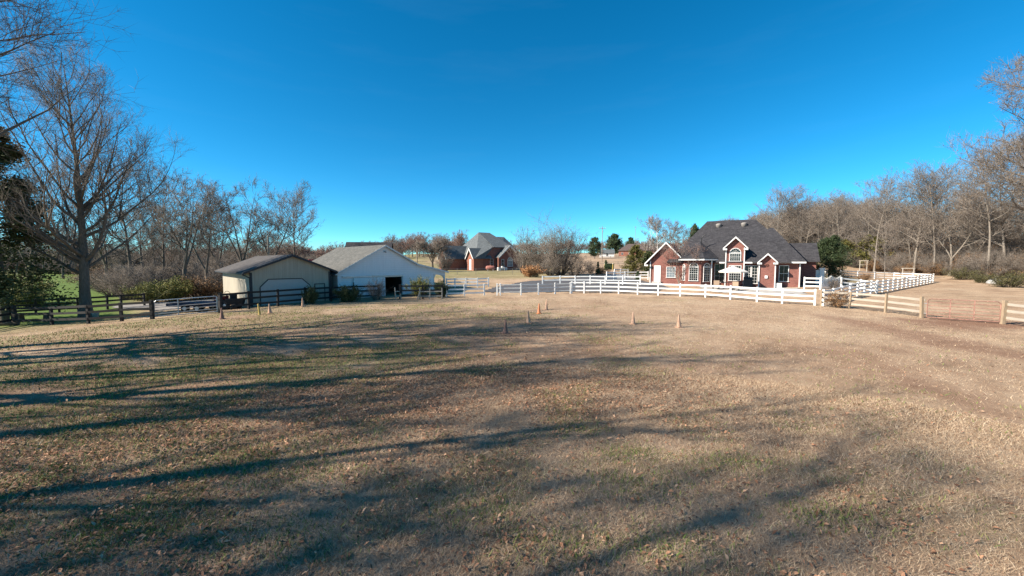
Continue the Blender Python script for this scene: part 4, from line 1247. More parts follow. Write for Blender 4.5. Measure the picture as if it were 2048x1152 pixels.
# ------------------------------------------------------------------ white barn
bn = thing('white_barn', 'white clapboard barn with grey gable roof, lean-to and dark open doorway', 'barn', (-16.8, 37.8, float(zt(-14, 40)) - .02), az2rz(43.3))
Wb, Lb = 9.98, 11.5
mb = MB()
gz_ = lambda u: 5.28 - .55 * (4.99 - u) if u < 4.99 else (5.28 - .51 * (u - 4.99) if u < 8.9 else 3.29 - .222 * (u - 8.9))
wall_poly_l = [(0, -.6), (4.93, -.6), (4.93, gz_(4.93)), (0, gz_(0))]
mb.prism(wall_poly_l, 'y', 0, .15)
mb.prism([(4.93, 2.02), (6.99, 2.02), (6.99, gz_(6.99)), (4.99, gz_(4.99)), (4.93, gz_(4.93))], 'y', 0, .15)
mb.prism([(6.99, -.6), (11.05, -.6), (11.05, gz_(11.05)), (8.9, gz_(8.9)), (6.99, gz_(6.99))], 'y', 0, .15)
mb.prism([(11.05, 2.22), (12.8, 2.0), (12.8, gz_(12.8)), (11.05, gz_(11.05))], 'y', 0, .15)
mb.prism([(0, -.6), (11.05, -.6), (11.05, gz_(11.05)), (8.9, gz_(8.9)), (4.99, gz_(4.99)), (0, gz_(0))], 'y', Lb - .15, Lb)
mb.box(0, .15, .15, Lb - .15, -.6, gz_(0)); mb.box(10.9, 11.05, .15, Lb - .15, -.6, gz_(11.05))
mb.build('wall', 'white_siding', bn)
mb = MB(); mb.box(.15, 10.9, .15, Lb - .15, -.05, .02); mb.box(4.2, 4.3, .3, Lb - .4, 0, 2.6); mb.box(7.3, 7.4, .3, Lb - .4, 0, 2.6); mb.build('interior', 'interior', bn)
mb = MB()
mb.slab([(-.33, -.28, 2.5), (4.99, -.28, 5.42), (4.99, Lb + .28, 5.42), (-.33, Lb + .28, 2.5)], .1)
mb.slab([(4.99, -.28, 5.42), (8.9, -.28, 3.43), (8.9, Lb + .28, 3.43), (4.99, Lb + .28, 5.42)], .1)
mb.slab([(8.9, -.28, 3.43), (13.1, -.28, 2.5), (13.1, Lb + .28, 2.5), (8.9, Lb + .28, 3.43)], .1)
mb.build('roof', 'shingle_grey', bn)
mb = MB()
for (u0, w0, u1, w1) in ((-.33, 2.5, 4.99, 5.42), (4.99, 5.42, 8.9, 3.43), (8.9, 3.43, 13.1, 2.5)):
    mb.prism([(u0, w0 - .01), (u1, w1 - .01), (u1, w1 - .2), (u0, w0 - .2)], 'y', -.285, -.32)
mb.build('rake_trim', 'old_white', bn)
mb = MB(); mb.box(1.51, 4.9, -.14, -.09, .05, 2.04); dr = mb.build('sliding_door', 'white_siding', bn)
mb = MB(); mb.box(1.45, 1.53, -.16, -.13, .9, 1.6); mb.build('handle', 'black_metal', dr)
mb = MB(); mb.box(.4, 7.07, -.17, -.02, 2.1, 2.24); mb.build('door_track', 'galvanised', bn)
mb = MB(); mb.box(4.85, 4.94, -.05, .15, 0, 2.04); mb.box(6.98, 7.07, -.05, .15, 0, 2.04); mb.box(4.85, 7.07, -.05, .15, 2.02, 2.1); mb.build('door_frame', 'old_white', bn)
mb = MB(); mb.lathe([(.16, 0), (.12, .1), (.05, .16)], 10, (4.97, -.02, 4.75), 'y'); mb.tube((4.97, -.1, 4.75), (4.97, -.3, 4.62), .05); mb.build('gable_lamp', 'galvanised', bn)
for u in (11.15, 12.72):
    for v in ((.1,) if u < 12 else (.1, 3.9, 7.7, 11.3)):
        mb = MB(); mb.box(u - .08, u + .08, v - .08, v + .08, -.6, gz_(u) - .1); po = mb.build('post', 'old_white', bn)
mb = MB()
for i in range(7):
    a0, a1 = R(90) * i / 7, R(90) * (i + 1) / 7
    for cx, sg in ((11.98, 1), ):
        q = [(cx + sg * .66 * math.sin(a0), 1.42 + .66 * math.cos(a0)), (cx + sg * .66 * math.sin(a1), 1.42 + .66 * math.cos(a1)), (cx + .72, 1.42 + .66 * math.cos(a1)), (cx + .72, 1.42 + .66 * math.cos(a0))]
        mb.prism(q, 'y', .06, .12)
mb.prism([(11.0, 2.2), (11.5, 2.2), (11.23, 1.75), (11.07, 1.75)], 'y', .04, .14)
mb.build('brace', 'old_white', bn)

# ------------------------------------------------------------------ neighbour's brick house with green roof
nh = thing('brick_house', 'distant red brick house with steep green-grey roof beyond the lawn', 'house', (-8.3, 93, float(zt(-6, 96))), az2rz(56))
nh.scale = (1.08, 1.08, 1.04)
mb = MB(); mb.box(0, 13, 0, 13, -1, 3.0); mb.build('wall', 'brick', nh)
mb = MB(); mb.prism([(1.6, 2.9), (4.4, 2.9), (9.8, 2.9), (9.8, 5.3), (3.8, 5.3)], 'y', .02, 4.5); mb.build('upper_wall', 'brick', nh)
mb = MB()
ap0, ap1 = (4.0, 6.3, 9.2), (7.0, 6.3, 9.2)
c00, c10, c11, c01 = (-.5, -.45, 2.95), (13.5, -.45, 2.95), (13.5, 13.5, 2.95), (-.5, 13.5, 2.95)
mb.slab([c00, (1.7, -.45, 2.95), (4.1, .0, 5.35), ap0]); mb.slab([(9.6, -.3, 5.35), c10, ap1]); mb.slab([(4.1, -.3, 5.4), (9.6, -.3, 5.4), ap1, ap0])
mb.slab([c10, c11, ap1]); mb.slab([c11, c01, ap0, ap1]); mb.slab([c01, c00, ap0])
mb.build('roof', 'shingle_green', nh)
mb = MB(); a, b, c2, d2 = (7, 1.6, 4.2), (14.2, 1.6, 2.95), (14.2, 12.5, 2.95), (7, 12.5, 2.95); r0, r1 = (9.4, 7, 8.35), (11.6, 7, 8.35)
mb.slab([a, b, r1, r0]); mb.slab([b, c2, r1]); mb.slab([c2, d2, r0, r1]); mb.build('upper_roof', 'shingle_green', nh)
# gable facing the camera (shaded side)
mb = MB(); mb.prism([(5.0, -1), (10.2, -1), (10.2, 3.2), (7.6, 5.6), (5.0, 3.2)], 'y', -1.3, 2); mb.build('front_gable_wall', 'brick', nh)
mb = MB(); gable(mb, 7.6, 3.05, 3.0, 5.85, -1.75, 4.2, .12); mb.build('front_gable_roof', 'shingle_green', nh)
mb = MB(); rake(mb, 7.6, 3.05, 3.0, 5.85, -1.76, .3); mb.build('rake_trim', 'old_white', nh)
# left-end gables, their sunlight put into the colour as orange brick
for (vm, half, wp, u0, nm) in ((1.3, 1.5, 5.1, -.9, 'near_gable'), (7.6, 2.1, 5.8, -4.6, 'far_gable')):
    we = wp - (half + .35) * 1.28
    mb = MB(); mb.prism([(vm - half, -1), (vm + half, -1), (vm + half, wp - half * 1.28 - .15), (vm, wp - .15), (vm - half, wp - half * 1.28 - .15)], 'x', u0, 1.5); mb.build(nm + '_wall', 'brick_orange', nh)
    mb = MB(); gable_x(mb, vm, half + .35, we, wp, u0 - .35, 3.5, .1); mb.build(nm + '_roof', 'shingle_green', nh)
    mb = MB()
    for s in (-1, 1):
        mb.prism([(vm, wp + .02), (vm + s * (half + .35), we + .02), (vm + s * (half + .35), we - .28), (vm, wp - .36)], 'x', u0 - .36, u0 - .42)
    mb.build(nm + '_trim', 'white_trim', nh)
win(nh, .75, 1.35, .7, 2.5, 0, 2, 4); win(nh, 3.4, 4.1, .5, 2.6, 0, 2, 4); win(nh, 5.6, 6.15, .9, 2.5, -1.3, 1, 2); win(nh, 7.2, 8.5, .9, 2.3, -1.3, 3, 4, True, glass='glass_pale')
mb = MB(); mb.box(4.45, 4.75, -1.75, -1.45, -.5, 3.0); mb.build('porch_column', 'brick_orange', nh)
x = -.92
mb = MB(); mb.box(-.95, -.88, .9, 1.7, .1, 2.5); dr = mb.build('side_door', 'white_paint', nh)
# things by the neighbour's wall
p = at(981, 90.5)
tk = thing('propane_tank', 'rust-red horizontal gas tank on the lawn by the green-roofed house', 'tank', p, R(4))
mb = MB(); mb.lathe([(.05, -1.1), (.36, -1.0), (.5, -.75), (.5, .75), (.36, 1.0), (.05, 1.1)], 16, (0, 0, .75), 'x'); mb.build('vessel', 'tank_rust', tk, smooth=True)
for s in (-.6, .6):
    mb = MB(); mb.box(s - .08, s + .08, -.4, .4, 0, .45); mb.build('cradle', 'concrete', tk)
mb = MB(); mb.lathe([(.14, 1.2), (.14, 1.4), (.05, 1.42)], 10); mb.build('valve_cap', 'tank_rust', tk)
for px, y, lab in ((998.5, 93.5, 'left of two grey air conditioners at the shaded brick wall'), (1010.5, 95, 'right of two grey air conditioners at the shaded brick wall')):
    p = at(px, y)
    t = thing('air_conditioner', lab, 'air conditioner', p, R(24), 'units by the green-roofed house')
    mb = MB(); mb.box(-.38, .38, -.38, .38, 0, .8); mb.build('case', 'old_white', t)
    mb = MB(); mb.lathe([(.3, .8), (.3, .84), (.06, .86)], 12); mb.build('fan_grille', 'black_metal', t)
p = at(1004.5, 94)
t = thing('rain_barrel', 'pale barrel standing between the two air conditioners', 'barrel', p)
mb = MB(); mb.lathe([(.28, 0), (.33, .4), (.3, .9), (.27, 1.0)], 14); mb.build('drum', 'old_white', t, smooth=True)
mb = MB(); mb.lathe([(.29, 1.0), (.29, 1.04), (.1, 1.06)], 14); mb.build('lid', 'old_white', t)

# ------------------------------------------------------------------ far buildings
def far_house(name, label, px, y, az, W_, L_, hw, hp, wallm, roofm, hip=0, cat='house', ny=2):
    p = at(px, y)
    t = thing(name, label, cat, p, az2rz(az))
    if hip:
        mb = MB(); mb.box(0, L_, 0, W_, -2, hw); mb.build('wall', wallm, t)
        mb = MB(); o = .5
        a, b, c2, d2 = (-o, -o, hw), (L_ + o, -o, hw), (L_ + o, W_ + o, hw), (-o, W_ + o, hw); r0, r1 = (W_ * .45, W_ / 2, hp), (L_ - W_ * .45, W_ / 2, hp)
        mb.slab([a, b, r1, r0]); mb.slab([b, c2, r1]); mb.slab([c2, d2, r0, r1]); mb.slab([d2, a, r0]); mb.build('roof', roofm, t)
    else:
        mb = MB(); mb.prism([(0, -2), (W_, -2), (W_, hw), (W_ / 2, hp - .1), (0, hw)], 'x', 0, L_); mb.build('wall', wallm, t)
        mb = MB(); gable_x(mb, W_ / 2, W_ / 2 + .4, hw - .4 * (hp - hw) / (W_ / 2), hp, -.3, L_ + .3, .12); mb.build('roof', roofm, t)
    for i in range(ny):
        u = L_ * (i + .5) / ny
        win(t, u - .45, u + .45, .9, 2.1, 0, 2, 2)
    return t
far_house('white_outbuilding', 'small white outbuilding with pale green roof on the far slope', 1199, 205, 100, 5, 7.2, 2.5, 4.3, 'far_siding', 'shingle_green', ny=1, cat='outbuilding')
far_house('brick_bungalow', 'far brick bungalow with brown hipped roof right of the white outbuilding', 1236, 225, 112, 10, 16, 3.2, 7.2, 'brick_orange', 'shingle_far', 1, ny=4)
far_house('brick_bungalow', 'low far brick house just left of the birches, partly hidden', 1276, 240, 100, 9, 12, 2.9, 6.4, 'brick_orange', 'shingle_far', 1, ny=3)
far_house('white_gabled_house', 'dark roof and white gable of a house showing over the barn ridge', 688, 74, 82, 7, 8.2, 4.6, hgt(481.5, 75) - float(zt(-31, 76)), 'far_siding', 'shingle_dark', ny=3)
far_house('red_barn', 'tiny red barn roof between the shed and the white barn', 624, 120, 40, 2.2, 3, 2.6, 4.2, 'red_paint', 'bright_red_roof', ny=1, cat='barn')
p = at(1218, 98)
t = thing('utility_box', 'green utility box on the slope between two yellow posts', 'utility box', p)
mb = MB(); mb.box(-1, 1, -.6, .6, 0, 1.3); mb.build('cabinet', 'holly_green', t)
mb = MB(); mb.prism([(-.7, 1.3), (.7, 1.3), (.6, 1.42), (-.6, 1.42)], 'x', -1.1, 1.1); mb.build('lid', 'holly_green', t)
for px, lab in ((1208.5, 'yellow marker post left of the green utility box'), (1225, 'yellow marker post right of the green utility box')):
    p = at(px, 97)
    t = thing('marker_post', lab, 'post', p)
    mb = MB(); mb.lathe([(.11, 0), (.11, 1.55), (.06, 1.62)], 8); mb.build('pipe', 'yellow_stake', t)
    mb = MB(); mb.lathe([(.12, 1.35), (.12, 1.5)], 8); mb.build('band', 'old_white', t)
def pole(px, y, hgt_, label, arm=True):
    p = at(px, y)
    t = thing('utility_pole', label, 'utility pole', p)
    mb = MB(); mb.tube((0, 0, -.3), (0, 0, hgt_), .16, .11, 8); mb.build('shaft', 'pole_wood', t)
    if arm:
        mb = MB(); mb.box(-1.2, 1.2, -.06, .06, hgt_ - .9, hgt_ - .75); ar = mb.build('crossarm', 'pole_wood', t)
        for s in (-1.1, -.5, .5, 1.1):
            mb = MB(); mb.lathe([(.05, hgt_ - .75), (.07, hgt_ - .65), (.03, hgt_ - .52)], 6, (s, 0, 0)); mb.build('insulator', 'old_white', ar)
        mb = MB(); mb.lathe([(.22, hgt_ - 2.4), (.24, hgt_ - 1.6), (.1, hgt_ - 1.5)], 8, (0, -.4, 0)); mb.build('transformer', 'galvanised', t)
pole(1203, 150, 13.5, 'pale utility pole on the far slope left of the white outbuilding')
pole(1268.5, 300, 20, 'thin far utility pole above the brick bungalow')
pole(835, 110, 8.0, 'bare wooden pole behind the barn roof slope', False)
pole(540, 58, 8.0, 'thin wooden pole behind the tan shed roof', False)

# ------------------------------------------------------------------ fences
BOX = {}
def unit_box(mat, kind):
    key = (mat, kind)
    if key not in BOX:
        mb = MB()
        if kind == 'rail': mb.box(0, 1, -.5, .5, -.5, .5)
        elif kind == 'post':
            mb.box(-.5, .5, -.5, .5, -.18, .985)
        elif kind == 'capped':
            mb.box(-.5, .5, -.5, .5, -.18, .955); mb.box(-.6, .6, -.6, .6, .955, .975)
            mb.add([(-.6, -.6, .975), (.6, -.6, .975), (.6, .6, .975), (-.6, .6, .975), (0, 0, 1.0)], [(0, 1, 4), (1, 2, 4), (2, 3, 4), (3, 0, 4)])
        BOX[key] = mb.mesh('rail' if kind == 'rail' else 'post', mat)
    return BOX[key]

frg = np.random.default_rng(3)
def fence(label, pts, h=1.35, rails=(.3, .72, 1.14), post=.13, rail=(.04, .14), pm='white_paint', rm='white_paint', cap=True, jit=0., big=(), side=0., rjit=0.):
    pts = [Vector(q) for q in pts]
    root = thing('rail_fence', label, 'fence', pts[0])
    for i, q in enumerate(pts):
        o = link(bpy.data.objects.new('post', unit_box(pm, 'capped' if cap else 'post')), root, q - pts[0])
        a = pts[min(i + 1, len(pts) - 1)] - pts[max(i - 1, 0)]
        w = post * (1.3 if i in big else 1)
        o.rotation_euler = (frg.normal(0, jit), frg.normal(0, jit), math.atan2(a.y, a.x))
        o.scale = (w, w, h * (1 + frg.normal(0, jit)) * (1.04 if i in big else 1))
    for i in range(len(pts) - 1):
        a, b = pts[i], pts[i + 1]
        d = b - a; L = d.length
        nrm = Vector((-d.y, d.x, 0)).normalized() * side
        for rz_ in rails:
            o = link(bpy.data.objects.new('rail', unit_box(rm, 'rail')), root)
            z0 = rz_ * h + frg.normal(0, rjit); z1 = rz_ * h + frg.normal(0, rjit)
            p0 = a - pts[0] + Vector((0, 0, z0)) + nrm; p1 = b - pts[0] + Vector((0, 0, z1)) + nrm
            dd = p1 - p0
            ov = .06 if side else -.01
            u = dd.normalized()
            o.location = p0 - u * ov
            o.rotation_euler = (0, -math.atan2(dd.z, math.hypot(dd.x, dd.y)), math.atan2(dd.y, dd.x))
            o.scale = (dd.length + 2 * ov, rail[0], rail[1])
    return root
def GP(*l): return [G(*q) for q in l]
DK = dict(pm='dark_board', rm='dark_board', cap=False, jit=.012, rails=(.27, .6, .9), rail=(.035, .15), side=-.09, post=.14, rjit=.012)
fence('dark three-rail fence in front of the tall oak at left', GP((32, 651), (104, 650), (177, 648), (244, 643), (305, 638.5)), 1.28, big=(0, 4), **DK)
fence('dark rail fence running off the left edge from the thick corner post', GP((27, 650), (-70, 668)), 1.25, **DK)
fence('dark rail fence behind the tall oak along the green pasture', GP((-40, 636), (20, 632), (72, 629), (119, 626), (157, 623.5), (215, 619), (243, 616), (289, 612)), 1.25, **DK)
fence('dark three-rail fence in front of the tan shed', GP((441, 626), (498, 618), (556, 612.8), (611, 607.5), (662, 603), (708, 600.5), (758, 599)), 1.42, big=(0, 6), **DK)
fence('short dark rail fence right of the barn doorway', GP((800.5, 599), (846, 598.3), (885, 597.5)), 1.42, big=(0,), **DK)
WH = dict(rails=(.24, .56, .88), post=.13, rail=(.05, .15))
fence('short white rail fence between the barn shrub and the gap', GP((893, 593), (929, 592), (968.5, 591)), 1.28, **WH)
fence('white rail fence behind the gap, across the barn path', GP((893, 576), (910, 575.6), (932, 575.2), (955, 574.8), (977, 574.3)), 1.2, **WH)
fence('greying white fence with thin rails in the middle of the field edge', GP((994, 591), (1000.5, 591), (1042, 590.6), (1077, 589.6), (1110, 588.6), (1141, 587.6)), 1.3, (.27, .60, .88), .13, (.035, .10), 'white_paint', 'old_white')
fence('long white three-rail fence in front of the brick house', GP((1143.5, 587), (1168, 586.8), (1201, 586.8), (1237, 588), (1275, 589.6), (1316, 591), (1360, 593), (1410.7, 595.5), (1461, 599.2), (1514, 604), (1564, 607.6), (1629, 610.8)), 1.37, **WH)
fence('second white rail fence along the far side of the driveway', GP((1085, 570), (1120, 569.5), (1150, 569.5), (1180, 569.5), (1210, 570), (1245, 570.5), (1280, 571)), 1.2, rails=(.5, .88), post=.12, rail=(.04, .12))
fence('curved white fence at the left of the brick house', GP((1213.5, 561), (1228, 560.6), (1250, 560.2), (1275, 560), (1296, 560)), 1.3, **WH)
fence('far white fence behind the curved one beside the olive cedar', GP((1229, 553), (1241, 552.6), (1256, 552.4), (1270, 552.2), (1285, 552), (1303, 552)), 1.3, **WH)
fence('weathered field fence crossing the tan slope below the far houses', [at(px, 122) for px in (1155, 1175, 1195, 1215, 1235, 1255, 1275)], 1.2, (.5, .85), .14, (.05, .12), 'pole_wood', 'pole_wood', False)
fence('dark far fence below the white outbuilding', [at(px, 185) for px in (1172, 1188, 1204, 1220, 1236, 1252, 1268)], 1.3, (.5, .85), .16, (.06, .14), 'pole_wood', 'pole_wood', False)
fence('thin wire-post fence on the lawn before the green-roofed house', [at(px, 74) for px in (880, 915, 952, 996, 1025, 1058)], 1.2, (.45, .9), .07, (.015, .02), 'pole_wood', 'galvanised', False)
# paddock
A0 = G(1646, 612); B0 = G(1866, 564.8)
nsp = 21
pts = []
for i in range(nsp + 1):
    q = A0.lerp(B0, i / nsp); q.z = float(zt(q.x, q.y)); pts.append(q)
fence('long white four-rail paddock fence receding right of the brown shrub', pts, 1.38, (.16, .40, .64, .88), .14, (.05, .15))
fence('white fence along the far side of the paddock before the wood', GP((1866, 564), (1825, 561), (1787, 559), (1749, 557.8), (1715, 557), (1681, 556.5), (1650, 556)), 1.3, **WH)
fence('white fence from the picket gate across to the paddock side', GP((1682, 578), (1720, 582), (1752, 587)), 1.28, **WH)
fence('short white fence from the house corner to the picket gate', GP((1608, 578), (1640, 579)), 1.28, **WH)
# picket gate
p0, p1 = G(1641.5, 579.3), G(1680.5, 578.3)
pg = thing('picket_gate', 'white double picket gate with dipped tops beside the holly', 'gate', p0, math.atan2(p1.y - p0.y, p1.x - p0.x))
Lg = (p1 - p0).length
for z0 in (.3, .95):
    mb = MB(); mb.box(.02, Lg - .02, .03, .07, z0, z0 + .09); mb.build('cross_rail', 'white_paint', pg)
npk = 16
for i in range(npk):
    u = .08 + (Lg - .16) * i / (npk - 1); f = (i % 8) / 7
    hh = 1.42 - .22 * math.sin(math.pi * f)
    mb = MB(); mb.prism([(u - .045, .08), (u + .045, .08), (u + .045, hh - .06), (u, hh), (u - .045, hh - .06)], 'y', 0, .03); mb.build('picket', 'white_paint', pg)
# weathered wood fence and posts at right
WD_ = dict(pm='wood_post', rm='weathered_board', cap=False, jit=.015, rails=(.27, .57, .86), rail=(.04, .15), side=.09, rjit=.015)
fence('weathered wooden fence between the brown shrub and the red gate', GP((1641, 614), (1698, 617.5), (1770.5, 625.5), (1843, 636)), 1.36, post=.11, big=(3,), **WD_)
fence('weathered wooden fence at the right edge beyond the red gate', GP((2005, 648.5), (2095, 662)), 1.36, post=.125, big=(0,), **WD_)
# tube gates
def tube_gate(label, a, b, h, bars, mat, lift=.12, ups=(.33, .66), rad=.025):
    a = Vector(a); b = Vector(b); d = b - a
    t = thing('metal_gate', label, 'gate', a, math.atan2(d.y, d.x))
    L = math.hypot(d.x, d.y); sl = d.z / L
    def zz(u, w): return w + sl * u
    mb = MB(); c_ = .12
    P_ = [(0, lift), (0, h - c_), (c_, h), (L - c_, h), (L, h - c_), (L, lift), (0, lift)]
    for (u0, w0), (u1, w1) in zip(P_[:-1], P_[1:]):
        mb.tube((u0, 0, zz(u0, w0)), (u1, 0, zz(u1, w1)), rad * 1.15, None, 7)
    mb.build('frame', mat, t)
    for i in range(bars):
        w = lift + (h - lift) * ((i + 1) / (bars + 1)) ** 1.1
        mb = MB(); mb.tube((0, 0, zz(0, w)), (L, 0, zz(L, w)), rad * .9, None, 6); mb.build('bar', mat, t)
    for f in ups:
        u = L * f; mb = MB(); mb.box(u - .025, u + .025, -.03, .03, zz(u, lift), zz(u, h)); mb.build('upright', mat, t)
    for w in (.35, h - .3):
        mb = MB(); mb.tube((-.14, 0, w), (0, 0, w), .02, None, 6); mb.build('hinge', 'galvanised', t)
    return t
a, b = G(1853, 638), G(1999, 648)
tube_gate('rusty red metal field gate at right between two wooden posts', a, b, 1.28, 5, 'red_gate')
a, b = G(310, 637), G(437, 626)
tube_gate('grey metal farm gate between the two dark fences at left', a, b, 1.22, 4, 'galvanised', ups=(.36, .98))

# ------------------------------------------------------------------ cones and stakes in the field
def cone(px, py, mat, label, h=.71, tilt=(0, 0)):
    p = G(px, py)
    t = thing('traffic_cone', label, 'cone', p, 0, 'cones standing in the field')
    t.rotation_euler = (R(tilt[0]), R(tilt[1]), frg.random() * 1.5)
    mb = MB(); mb.prism([(-.17, -.13), (-.13, -.17), (.13, -.17), (.17, -.13), (.17, .13), (.13, .17), (-.13, .17), (-.17, .13)], 'z', -.01, .035); mb.build('base', mat, t)
    mb = MB(); mb.lathe([(.135, .034), (.125, .06), (.075, h * .52), (.034, h - .02), (.028, h), (.018, h - .01), (.016, h - .05)], 20); mb.build('body', mat, t, smooth=True)
cone(1011, 667, 'cone_dark', 'nearest dark brown cone standing in shadow, apart from the pale ones')
cone(1057, 646, 'cone_tan', 'faded tan cone between the dark cone and the orange one', tilt=(0, -2))
cone(1078, 627.5, 'cone_orange', 'only bright orange cone in the field')
cone(1092.5, 619.5, 'cone_tan', 'faded tan cone right behind the orange one', .76, tilt=(0, 2))
cone(1266, 648.5, 'cone_tan', 'faded tan cone, left of the pair before the white fence', tilt=(0, 1))
cone(1357.5, 655, 'cone_tan', 'faded tan cone, farthest right of all cones', tilt=(0, -1))
cone(606, 613.5, 'cone_tan', 'tan cone at the dark fence by the shed bush', .72, tilt=(0, -3))
cone(540, 626.5, 'cone_tan', 'thin tan cone right of the yellow stake', .66, tilt=(0, -3))
cone(444, 638, 'cone_dark', 'dark cone at the right end of the grey farm gate', .70)  # dark colour stands in for the shade on this cone
p = G(519.5, 629.5)
t = thing('yellow_stake', 'yellow plastic stake leaning in the grass before the shed', 'stake', p)
t.rotation_euler = (0, R(-7), 0)
mb = MB(); mb.lathe([(.085, 0), (.075, .1), (.055, .5), (.04, .68)], 10); mb.build('shaft', 'yellow_stake', t)
mb = MB(); mb.lathe([(.05, .66), (.05, .72), (.02, .74)], 10); mb.build('cap', 'yellow_stake', t)

# jump panel / mounting frame before the bush right of the barn
a, b = G(840, 599.5), G(884, 599)
t = thing('jump_panel', 'low grey wooden jump frame leaning by the yellow-green bush', 'jump', a, math.atan2(b.y - a.y, b.x - a.x))
L = (b - a).length
for z0 in (.28, .72):
    mb = MB(); mb.box(0, L, -.03, .03, z0, z0 + .1); mb.build('rail', 'weathered_board', t)
for u in (0, L * .45, L):
    mb = MB(); mb.box(u - .05, u + .05, -.08, -.03, 0, 1.1); mb.build('upright', 'weathered_board', t)
mb = MB(); mb.prism([(-.3, 0), (-.2, 0), (.05, .8), (-.05, .8)], 'y', -.16, -.08); mb.build('brace', 'weathered_board', t)
p = G(797, 599.5)
t = thing('leaning_hurdle', 'small grey hurdle leaning on the post at the barn doorway', 'hurdle', p, .5)
t.rotation_euler = (R(-12), 0, .6)
for u in (-.25, .25):
    mb = MB(); mb.box(u - .04, u + .04, -.03, .03, 0, 1.2); mb.build('upright', 'weathered_board', t)
for z0 in (.3, .75):
    mb = MB(); mb.box(-.25, .25, -.055, -.03, z0, z0 + .09); mb.build('rail', 'weathered_board', t)

# ------------------------------------------------------------------ yard things at left
p = at(397, 31)
t = thing('flatbed_trailer', 'low dark navy flatbed trailer parked beyond the grey farm gate', 'trailer', p, R(4))
mb = MB(); mb.box(-1.9, 1.9, -.8, .8, .42, .72); mb.build('bed', 'navy', t)
mb = MB(); mb.prism([(1.9, -.08), (2.9, -.02), (2.9, .02), (1.9, .08)], 'z', .45, .52); mb.build('drawbar', 'black_metal', t)
for sx in (-.45, .45):
    for sy in (-.86, .86):
        mb = MB(); mb.lathe([(.18, -.09), (.29, -.08), (.31, 0), (.29, .08), (.18, .09)], 16, (sx, sy, .3), 'y'); w = mb.build('wheel', 'rubber', t, smooth=True)
        mb = MB(); mb.lathe([(.15, -.1), (.17, 0), (.15, .1)], 12, (sx, sy, .3), 'y'); mb.build('rim', 'galvanised', w)
p = at(453, 31.3)
t = thing('lawn_tractor', 'old red lawn tractor parked against the sunlit shed wall', 'tractor', p, R(160))
t.scale = (1.15, 1.15, 1.15)
mb = MB(); mb.prism([(.15, .42), (.95, .42), (1.0, .62), (.9, .86), (.15, .9)], 'y', -.24, .24); hd = mb.build('hood', 'red_paint', t)
mb = MB(); mb.box(.97, 1.0, -.2, .2, .5, .62); mb.build('grille', 'black_metal', hd)
mb = MB(); mb.box(-.75, .2, -.35, .35, .34, .44); mb.prism([(-.75, .44), (-.35, .44), (-.3, .62), (-.75, .62)], 'y', -.42, .42); mb.build('chassis', 'red_paint', t)
mb = MB(); mb.prism([(-.7, .62), (-.2, .62), (-.2, .7), (-.55, .74), (-.62, 1.1), (-.72, 1.1)], 'y', -.22, .22); mb.build('seat', 'black_metal', t)
mb = MB(); mb.tube((.1, 0, .85), (-.08, 0, 1.08), .02)
for i in range(12):
    a0, a1 = i * .5236, (i + 1) * .5236
    mb.tube((-.08 + .08 * math.cos(a0), .18 * math.sin(a0), 1.08 + .16 * math.cos(a0)), (-.08 + .08 * math.cos(a1), .18 * math.sin(a1), 1.08 + .16 * math.cos(a1)), .016, None, 5)
mb.build('steering_wheel', 'black_metal', t)
for (sx, rr_, wd) in ((.72, .2, .14), (-.5, .28, .2)):
    for sy in (-.42, .42):
        mb = MB(); mb.lathe([(rr_ * .6, -wd / 2), (rr_ * .95, -wd / 2), (rr_, 0), (rr_ * .95, wd / 2), (rr_ * .6, wd / 2)], 16, (sx, sy, rr_), 'y'); w = mb.build('wheel', 'rubber', t, smooth=True)
        mb = MB(); mb.lathe([(rr_ * .5, -wd / 2 - .01), (rr_ * .58, 0), (rr_ * .5, wd / 2 + .01)], 12, (sx, sy, rr_), 'y'); mb.build('rim', 'old_white', w)
p = at(470, 31.0)
t = thing('garden_cart', 'small dark garden cart beside the red lawn tractor', 'cart', p, R(20))
mb = MB(); mb.prism([(-.55, .35), (.5, .35), (.62, .8), (-.6, .8)], 'y', -.35, .35); mb.build('tub', 'dark_board', t)
for sy in (-.4, .4):
    mb = MB(); mb.lathe([(.08, -.05), (.2, -.05), (.22, 0), (.2, .05), (.08, .05)], 14, (0, sy, .22), 'y'); mb.build('wheel', 'rubber', t, smooth=True)
mb = MB(); mb.tube((.5, 0, .4), (1.2, 0, .12), .025); mb.build('handle', 'black_metal', t)
p = G(70, 643)
t = thing('plank_bench', 'rough bench with a pale plank top behind the thick corner post', 'bench', p, R(12))
mb = MB(); mb.box(-1.25, 1.25, -.2, .2, .52, .58); mb.build('seat', 'weathered_board', t)
for u in (-.85, .75):
    mb = MB(); mb.prism([(u - .16, 0), (u + .16, 0), (u + .1, .52), (u - .1, .52)], 'y', -.18, .18); mb.build('leg', 'log', t)
p = G(2, 652)
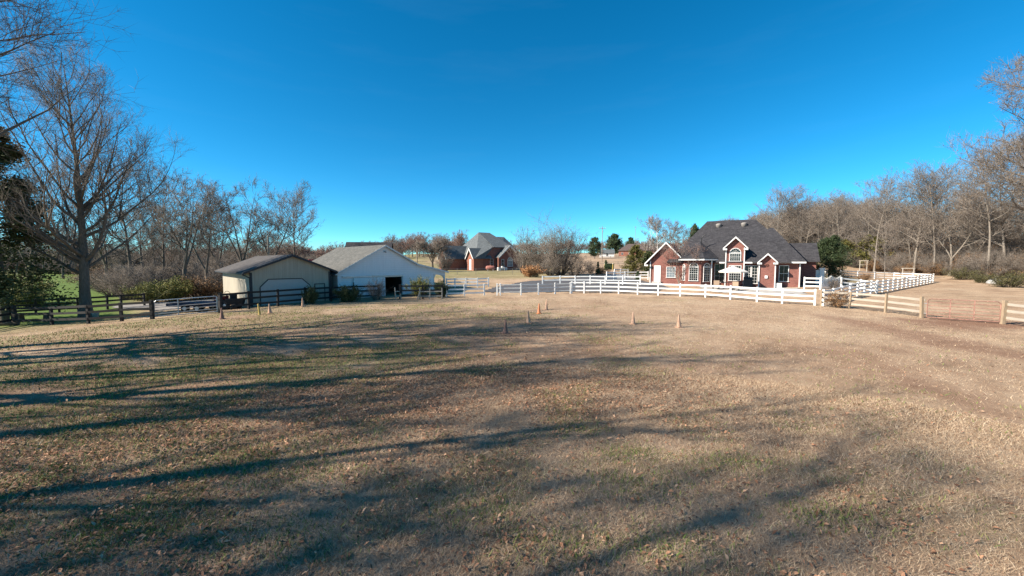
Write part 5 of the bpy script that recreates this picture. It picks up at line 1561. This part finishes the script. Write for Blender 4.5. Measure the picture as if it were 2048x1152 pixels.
t = thing('fallen_log', 'weathered brown log lying under the fence at the left edge', 'log', p, R(10))
mb = MB(); mb.tube((-1.6, 0, .16), (.9, .1, .16), .17, .14, 12); mb.build('stem', 'log', t)
mb = MB(); mb.tube((-.2, 0, .25), (.1, -.15, .5), .05, .03, 6); mb.build('branch_stub', 'log', t)
p = G(190, 635)
t = thing('feed_tub', 'pale grey feed tub at the foot of the tall oak', 'tub', p)
mb = MB(); mb.lathe([(.2, 0), (.26, .34), (.29, .36), (.25, .36), (.19, .05)], 16); mb.build('bowl', 'old_white', t, smooth=True)
mb = MB(); mb.tube((-.26, 0, .34), (0, -.1, .5), .012, None, 5); mb.tube((0, -.1, .5), (.26, 0, .34), .012, None, 5); mb.build('handle', 'galvanised', t)
# timber frames on the lawn by the wood
for px, y, w_, h_, lab in ((1814, 74, 1.5, 1.75, 'open timber frame standing on the lawn behind the paddock'), (1724, 88, 1.2, 2.3, 'pale timber trellis at the wood edge left of the sapling')):
    p = at(px, y)
    t = thing('timber_frame', lab, 'frame', p, R(-35))
    for s in (-1, 1):
        mb = MB(); mb.box(s * w_ / 2 - .07, s * w_ / 2 + .07, -.07, .07, -.1, h_); mb.build('upright', 'weathered_board', t)
    mb = MB(); mb.box(-w_ / 2 - .2, w_ / 2 + .2, -.08, .08, h_, h_ + .14); mb.build('beam', 'weathered_board', t)
    mb = MB(); mb.box(-w_ / 2, w_ / 2, -.05, .05, h_ * .62, h_ * .62 + .08); mb.build('cross_rail', 'weathered_board', t)
p = at(1986, 56)
t = thing('boulder', 'pale boulder at the wood edge between the two yellow-green thickets', 'rock', p)
mb = MB(); rgx = np.random.default_rng(8)
prof = [(.05, 0), (.55, .02), (.7, .25), (.62, .5), (.35, .72), (.06, .78)]
mb.lathe(prof, 11); mb.v = [(x_ * (1 + .25 * math.sin(3 * y_ + 2)), y_ * (1 + .2 * math.cos(2 * x_)), z_ * (1 + .2 * math.sin(4 * x_))) for x_, y_, z_ in mb.v]
mb.build('stone', 'stone', t, smooth=True)
